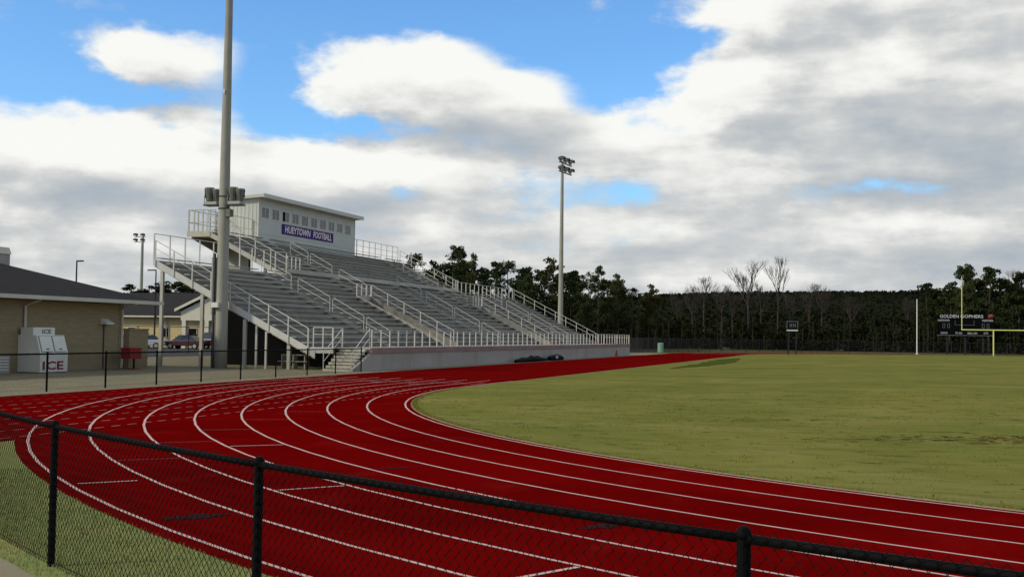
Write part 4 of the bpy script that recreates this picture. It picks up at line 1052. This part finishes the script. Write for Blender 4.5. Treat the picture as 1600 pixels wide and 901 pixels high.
TREES_FAR = [(-7.5,174.8,12.0),(-6.0,178.7,11.3),(-3.9,172.6,12.1),(-1.6,170.5,14.5),(0.0,176.4,15.3),(2.0,169.2,14.4),(4.2,174.0,12.9),(5.4,169.9,12.2),(7.8,175.7,13.9),(9.8,171.4,13.9),(-4.6,178.7,10.9),(1.3,172.3,12.4),(13,173,13.5),(17,170,12.5)]
TREES_MID = [(-53.6,158.5,11.0),(-55.5,161.2,9.7),(-58,150,9.5)]
TREES_LOT = [(-118.0,99.2,8.3),(-119.6,104.1,7.6),(-116.8,103.7,8.9),(-112.5,99.4,8.2),(-112.2,103.2,9.0),(-113.8,108.1,9.6),(-109.7,104.8,8.8),(-110.0,108.1,8.6),(-107,106,8.6)]
used = [False] * 5; idx = 0
LOOK = ['dark full-crowned pine ', 'dark open-crowned pine ', 'dense bushy dark pine ', 'olive-tinged loose pine ', 'thin sparse-crowned pine ']
for lst, base, grp in ((TREES_STAND, 'in the row behind the right end of the stand', 'pines behind the stand'),
                      (TREES_FAR, 'standing behind the scoreboard', 'pines behind the scoreboard'),
                      (TREES_MID, 'between the stand pines and the leafless trees', 'pines at the edge of the bare trees'),
                      (TREES_LOT, 'behind the low cream building', 'pines behind the low building')):
    for (x, y, h) in lst:
        k = idx % 5; idx += 1
        lab = LOOK[k] + base
        wsc = (h / 12) * random.uniform(.8, 1.1) * (1.6 if lst is TREES_LOT else 1.0)
        if not used[k]:
            o = protos[k]; used[k] = True; o.location = (x, y, 0); o.rotation_euler = (0, 0, random.uniform(0, 6.28)); o.scale = (wsc, wsc, h / 12); tag(o, lab, 'tree', grp)
        else:
            o = copy_thing(protos[k], (x, y, 0), random.uniform(0, 6.28), (wsc, wsc, h / 12), lab, grp); o['category'] = 'tree'
bprot = [bare(21), bare(22), bare(23)]
BARE = [(-46.3,169.8,13.6,1),(-49.1,174.5,11.7,1),(-44.3,180.2,12.5,1),(-41.7,175.5,11.5,1),(-38.6,173.8,16.9,1.15),(-37.0,181.0,12.8,1),(-33.5,176.3,17.6,.7),(-28.4,186.6,13.0,1),(-26.0,184.7,12.9,1),(8.5,185.6,15.6,1),(-52.2,176.0,11.0,1),(-32.0,186.4,11.2,1),(-20.7,181.9,10.2,1),(-10.5,182.9,10.3,1)]
for k, (x, y, h, ws) in enumerate(BARE):
    lab, grp = 'leafless grey tree rising from the wood beyond the far turn', 'leafless trees beyond the far turn'
    if h == 16.9: lab = 'broad fan-shaped leafless tree, widest of those above the wood'
    if h == 17.6: lab = 'tall narrow leafless tree standing highest above the wood'
    s = (h / 12 * ws * 1.05, h / 12 * ws * 1.05, h / 12)
    if k < 3:
        o = bprot[k]; o.location = (x, y, 0); o.scale = s
    else: o = copy_thing(bprot[k % 3], (x, y, 0), random.uniform(0, 6.28), s)
    tag(o, lab, 'tree', grp)
    if h in (16.9, 17.6) and 'group' in o.keys(): del o['group']
# dense wood edge: shrubs and saplings nobody could count
rnd = random.Random(5); br = MB(); stems = MB()
line = [(-95, 112), (-80, 122), (-68, 128), (-58, 132), (-52, 140), (-50, 156), (-40, 166), (-22, 170), (0, 168), (22, 168), (45, 168)]
for seg in range(len(line) - 1):
    (xa, ya), (xb, yb) = line[seg], line[seg + 1]; L_ = math.hypot(xb - xa, yb - ya)
    for k in range(int(L_ * 3.4)):
        t = rnd.random(); dep = rnd.uniform(0, 12); nx, ny = -(yb - ya) / L_, (xb - xa) / L_
        x, y = xa + (xb - xa) * t + nx * dep, ya + (yb - ya) * t + ny * dep
        h = rnd.uniform(1.0, 2.6) + dep * .22
        h *= .55 + .9 * (.5 + .25 * math.sin(x * .43 + y * .21) + .25 * math.sin(x * .17 - y * .37 + 1.3))
        if seg < 5: h *= 1.25
        z = 0
        while z < h:
            leaf_clump(br, (x + rnd.uniform(-.7, .7), y + rnd.uniform(-.7, .7), z + .4), rnd.uniform(.7, 1.2), 24, .5, rnd, .9); z += 1.0
    for k in range(int(L_ * 2.2)):
        t = rnd.random(); dep = rnd.uniform(-1.5, 9); nx, ny = -(yb - ya) / L_, (xb - xa) / L_
        x, y = xa + (xb - xa) * t + nx * dep, ya + (yb - ya) * t + ny * dep; h = rnd.uniform(2.5, 6.5)
        p = Vector((x, y, 0)); top = p + Vector((rnd.uniform(-.5, .5), rnd.uniform(-.5, .5), h))
        stems.tube([p, (p + top) / 2 + Vector((rnd.uniform(-.2, .2), 0, 0)), top], [.06, .045, .012], 4, caps=False)
        for _ in range(7):
            f = rnd.uniform(.4, .95); q = p.lerp(top, f); d = Vector((rnd.uniform(-1, 1), rnd.uniform(-1, 1), 1.2)).normalized()
            stems.tube([q, q + d * rnd.uniform(.6, 1.5)], [.02, .006], 3, caps=False)
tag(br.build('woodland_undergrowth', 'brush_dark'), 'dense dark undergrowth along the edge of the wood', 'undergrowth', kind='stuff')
tag(stems.build('woodland_saplings', 'sapling'), 'thin leafless saplings crowding the edge of the wood', 'saplings', kind='stuff')
# wooded hill
def hz(x, y):
    t = max(0, min(1, (y - 200) / 210)); t = t * t * (3 - 2 * t)
    s = max(0, min(1, (x + 190) / 140)); s = s * s * (3 - 2 * s)
    return t * (13.0 + 7.2 * s) + .5 * math.sin(x * .03) * t
hm = MB(); xs_ = [-700 + 25 * i for i in range(65)]; ysl = [198, 215, 235, 260, 285, 310, 335, 360, 385, 412, 450, 520, 640, 900]
for y in ysl:
    for x in xs_: hm.v.append((x, y, hz(x, y) - .3))
for j in range(len(ysl) - 1):
    for i in range(len(xs_) - 1):
        a = j * len(xs_) + i; hm.f.append((a, a + 1, a + 1 + len(xs_), a + len(xs_)))
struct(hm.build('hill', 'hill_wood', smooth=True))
fw = MB(); rnd = random.Random(9)
for k in range(6500):
    y = rnd.uniform(205, 392); x = rnd.uniform(-150, 90); z = hz(x, y); h = rnd.uniform(1.6, 3.0) if y < 300 else rnd.uniform(.5, 1.1)
    leaf_clump(fw, (x, y, z + h * .15 - .3), h * .6, 11, .9 if y < 300 else .55, rnd, .8)
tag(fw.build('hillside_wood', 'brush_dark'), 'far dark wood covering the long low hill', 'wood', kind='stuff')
# round shrub in front of the porch
sh = thing('shrub', 'rounded dark shrub in front of the cream building window', 'shrub', (-90.3, 70.8, 0))
s_ = MB(); rnd = random.Random(4)
for k in range(14): leaf_clump(s_, (-90.3 + rnd.uniform(-1.2, 1.2), 70.8 + rnd.uniform(-.6, .6), rnd.uniform(.4, 1.6)), .6, 26, .25, rnd)
s_.build('foliage', 'needle', sh)
MB().tube([(-90.3, 70.8, -.05), (-90.3, 70.8, .9)], .06, 6).build('stem', 'bark', sh)
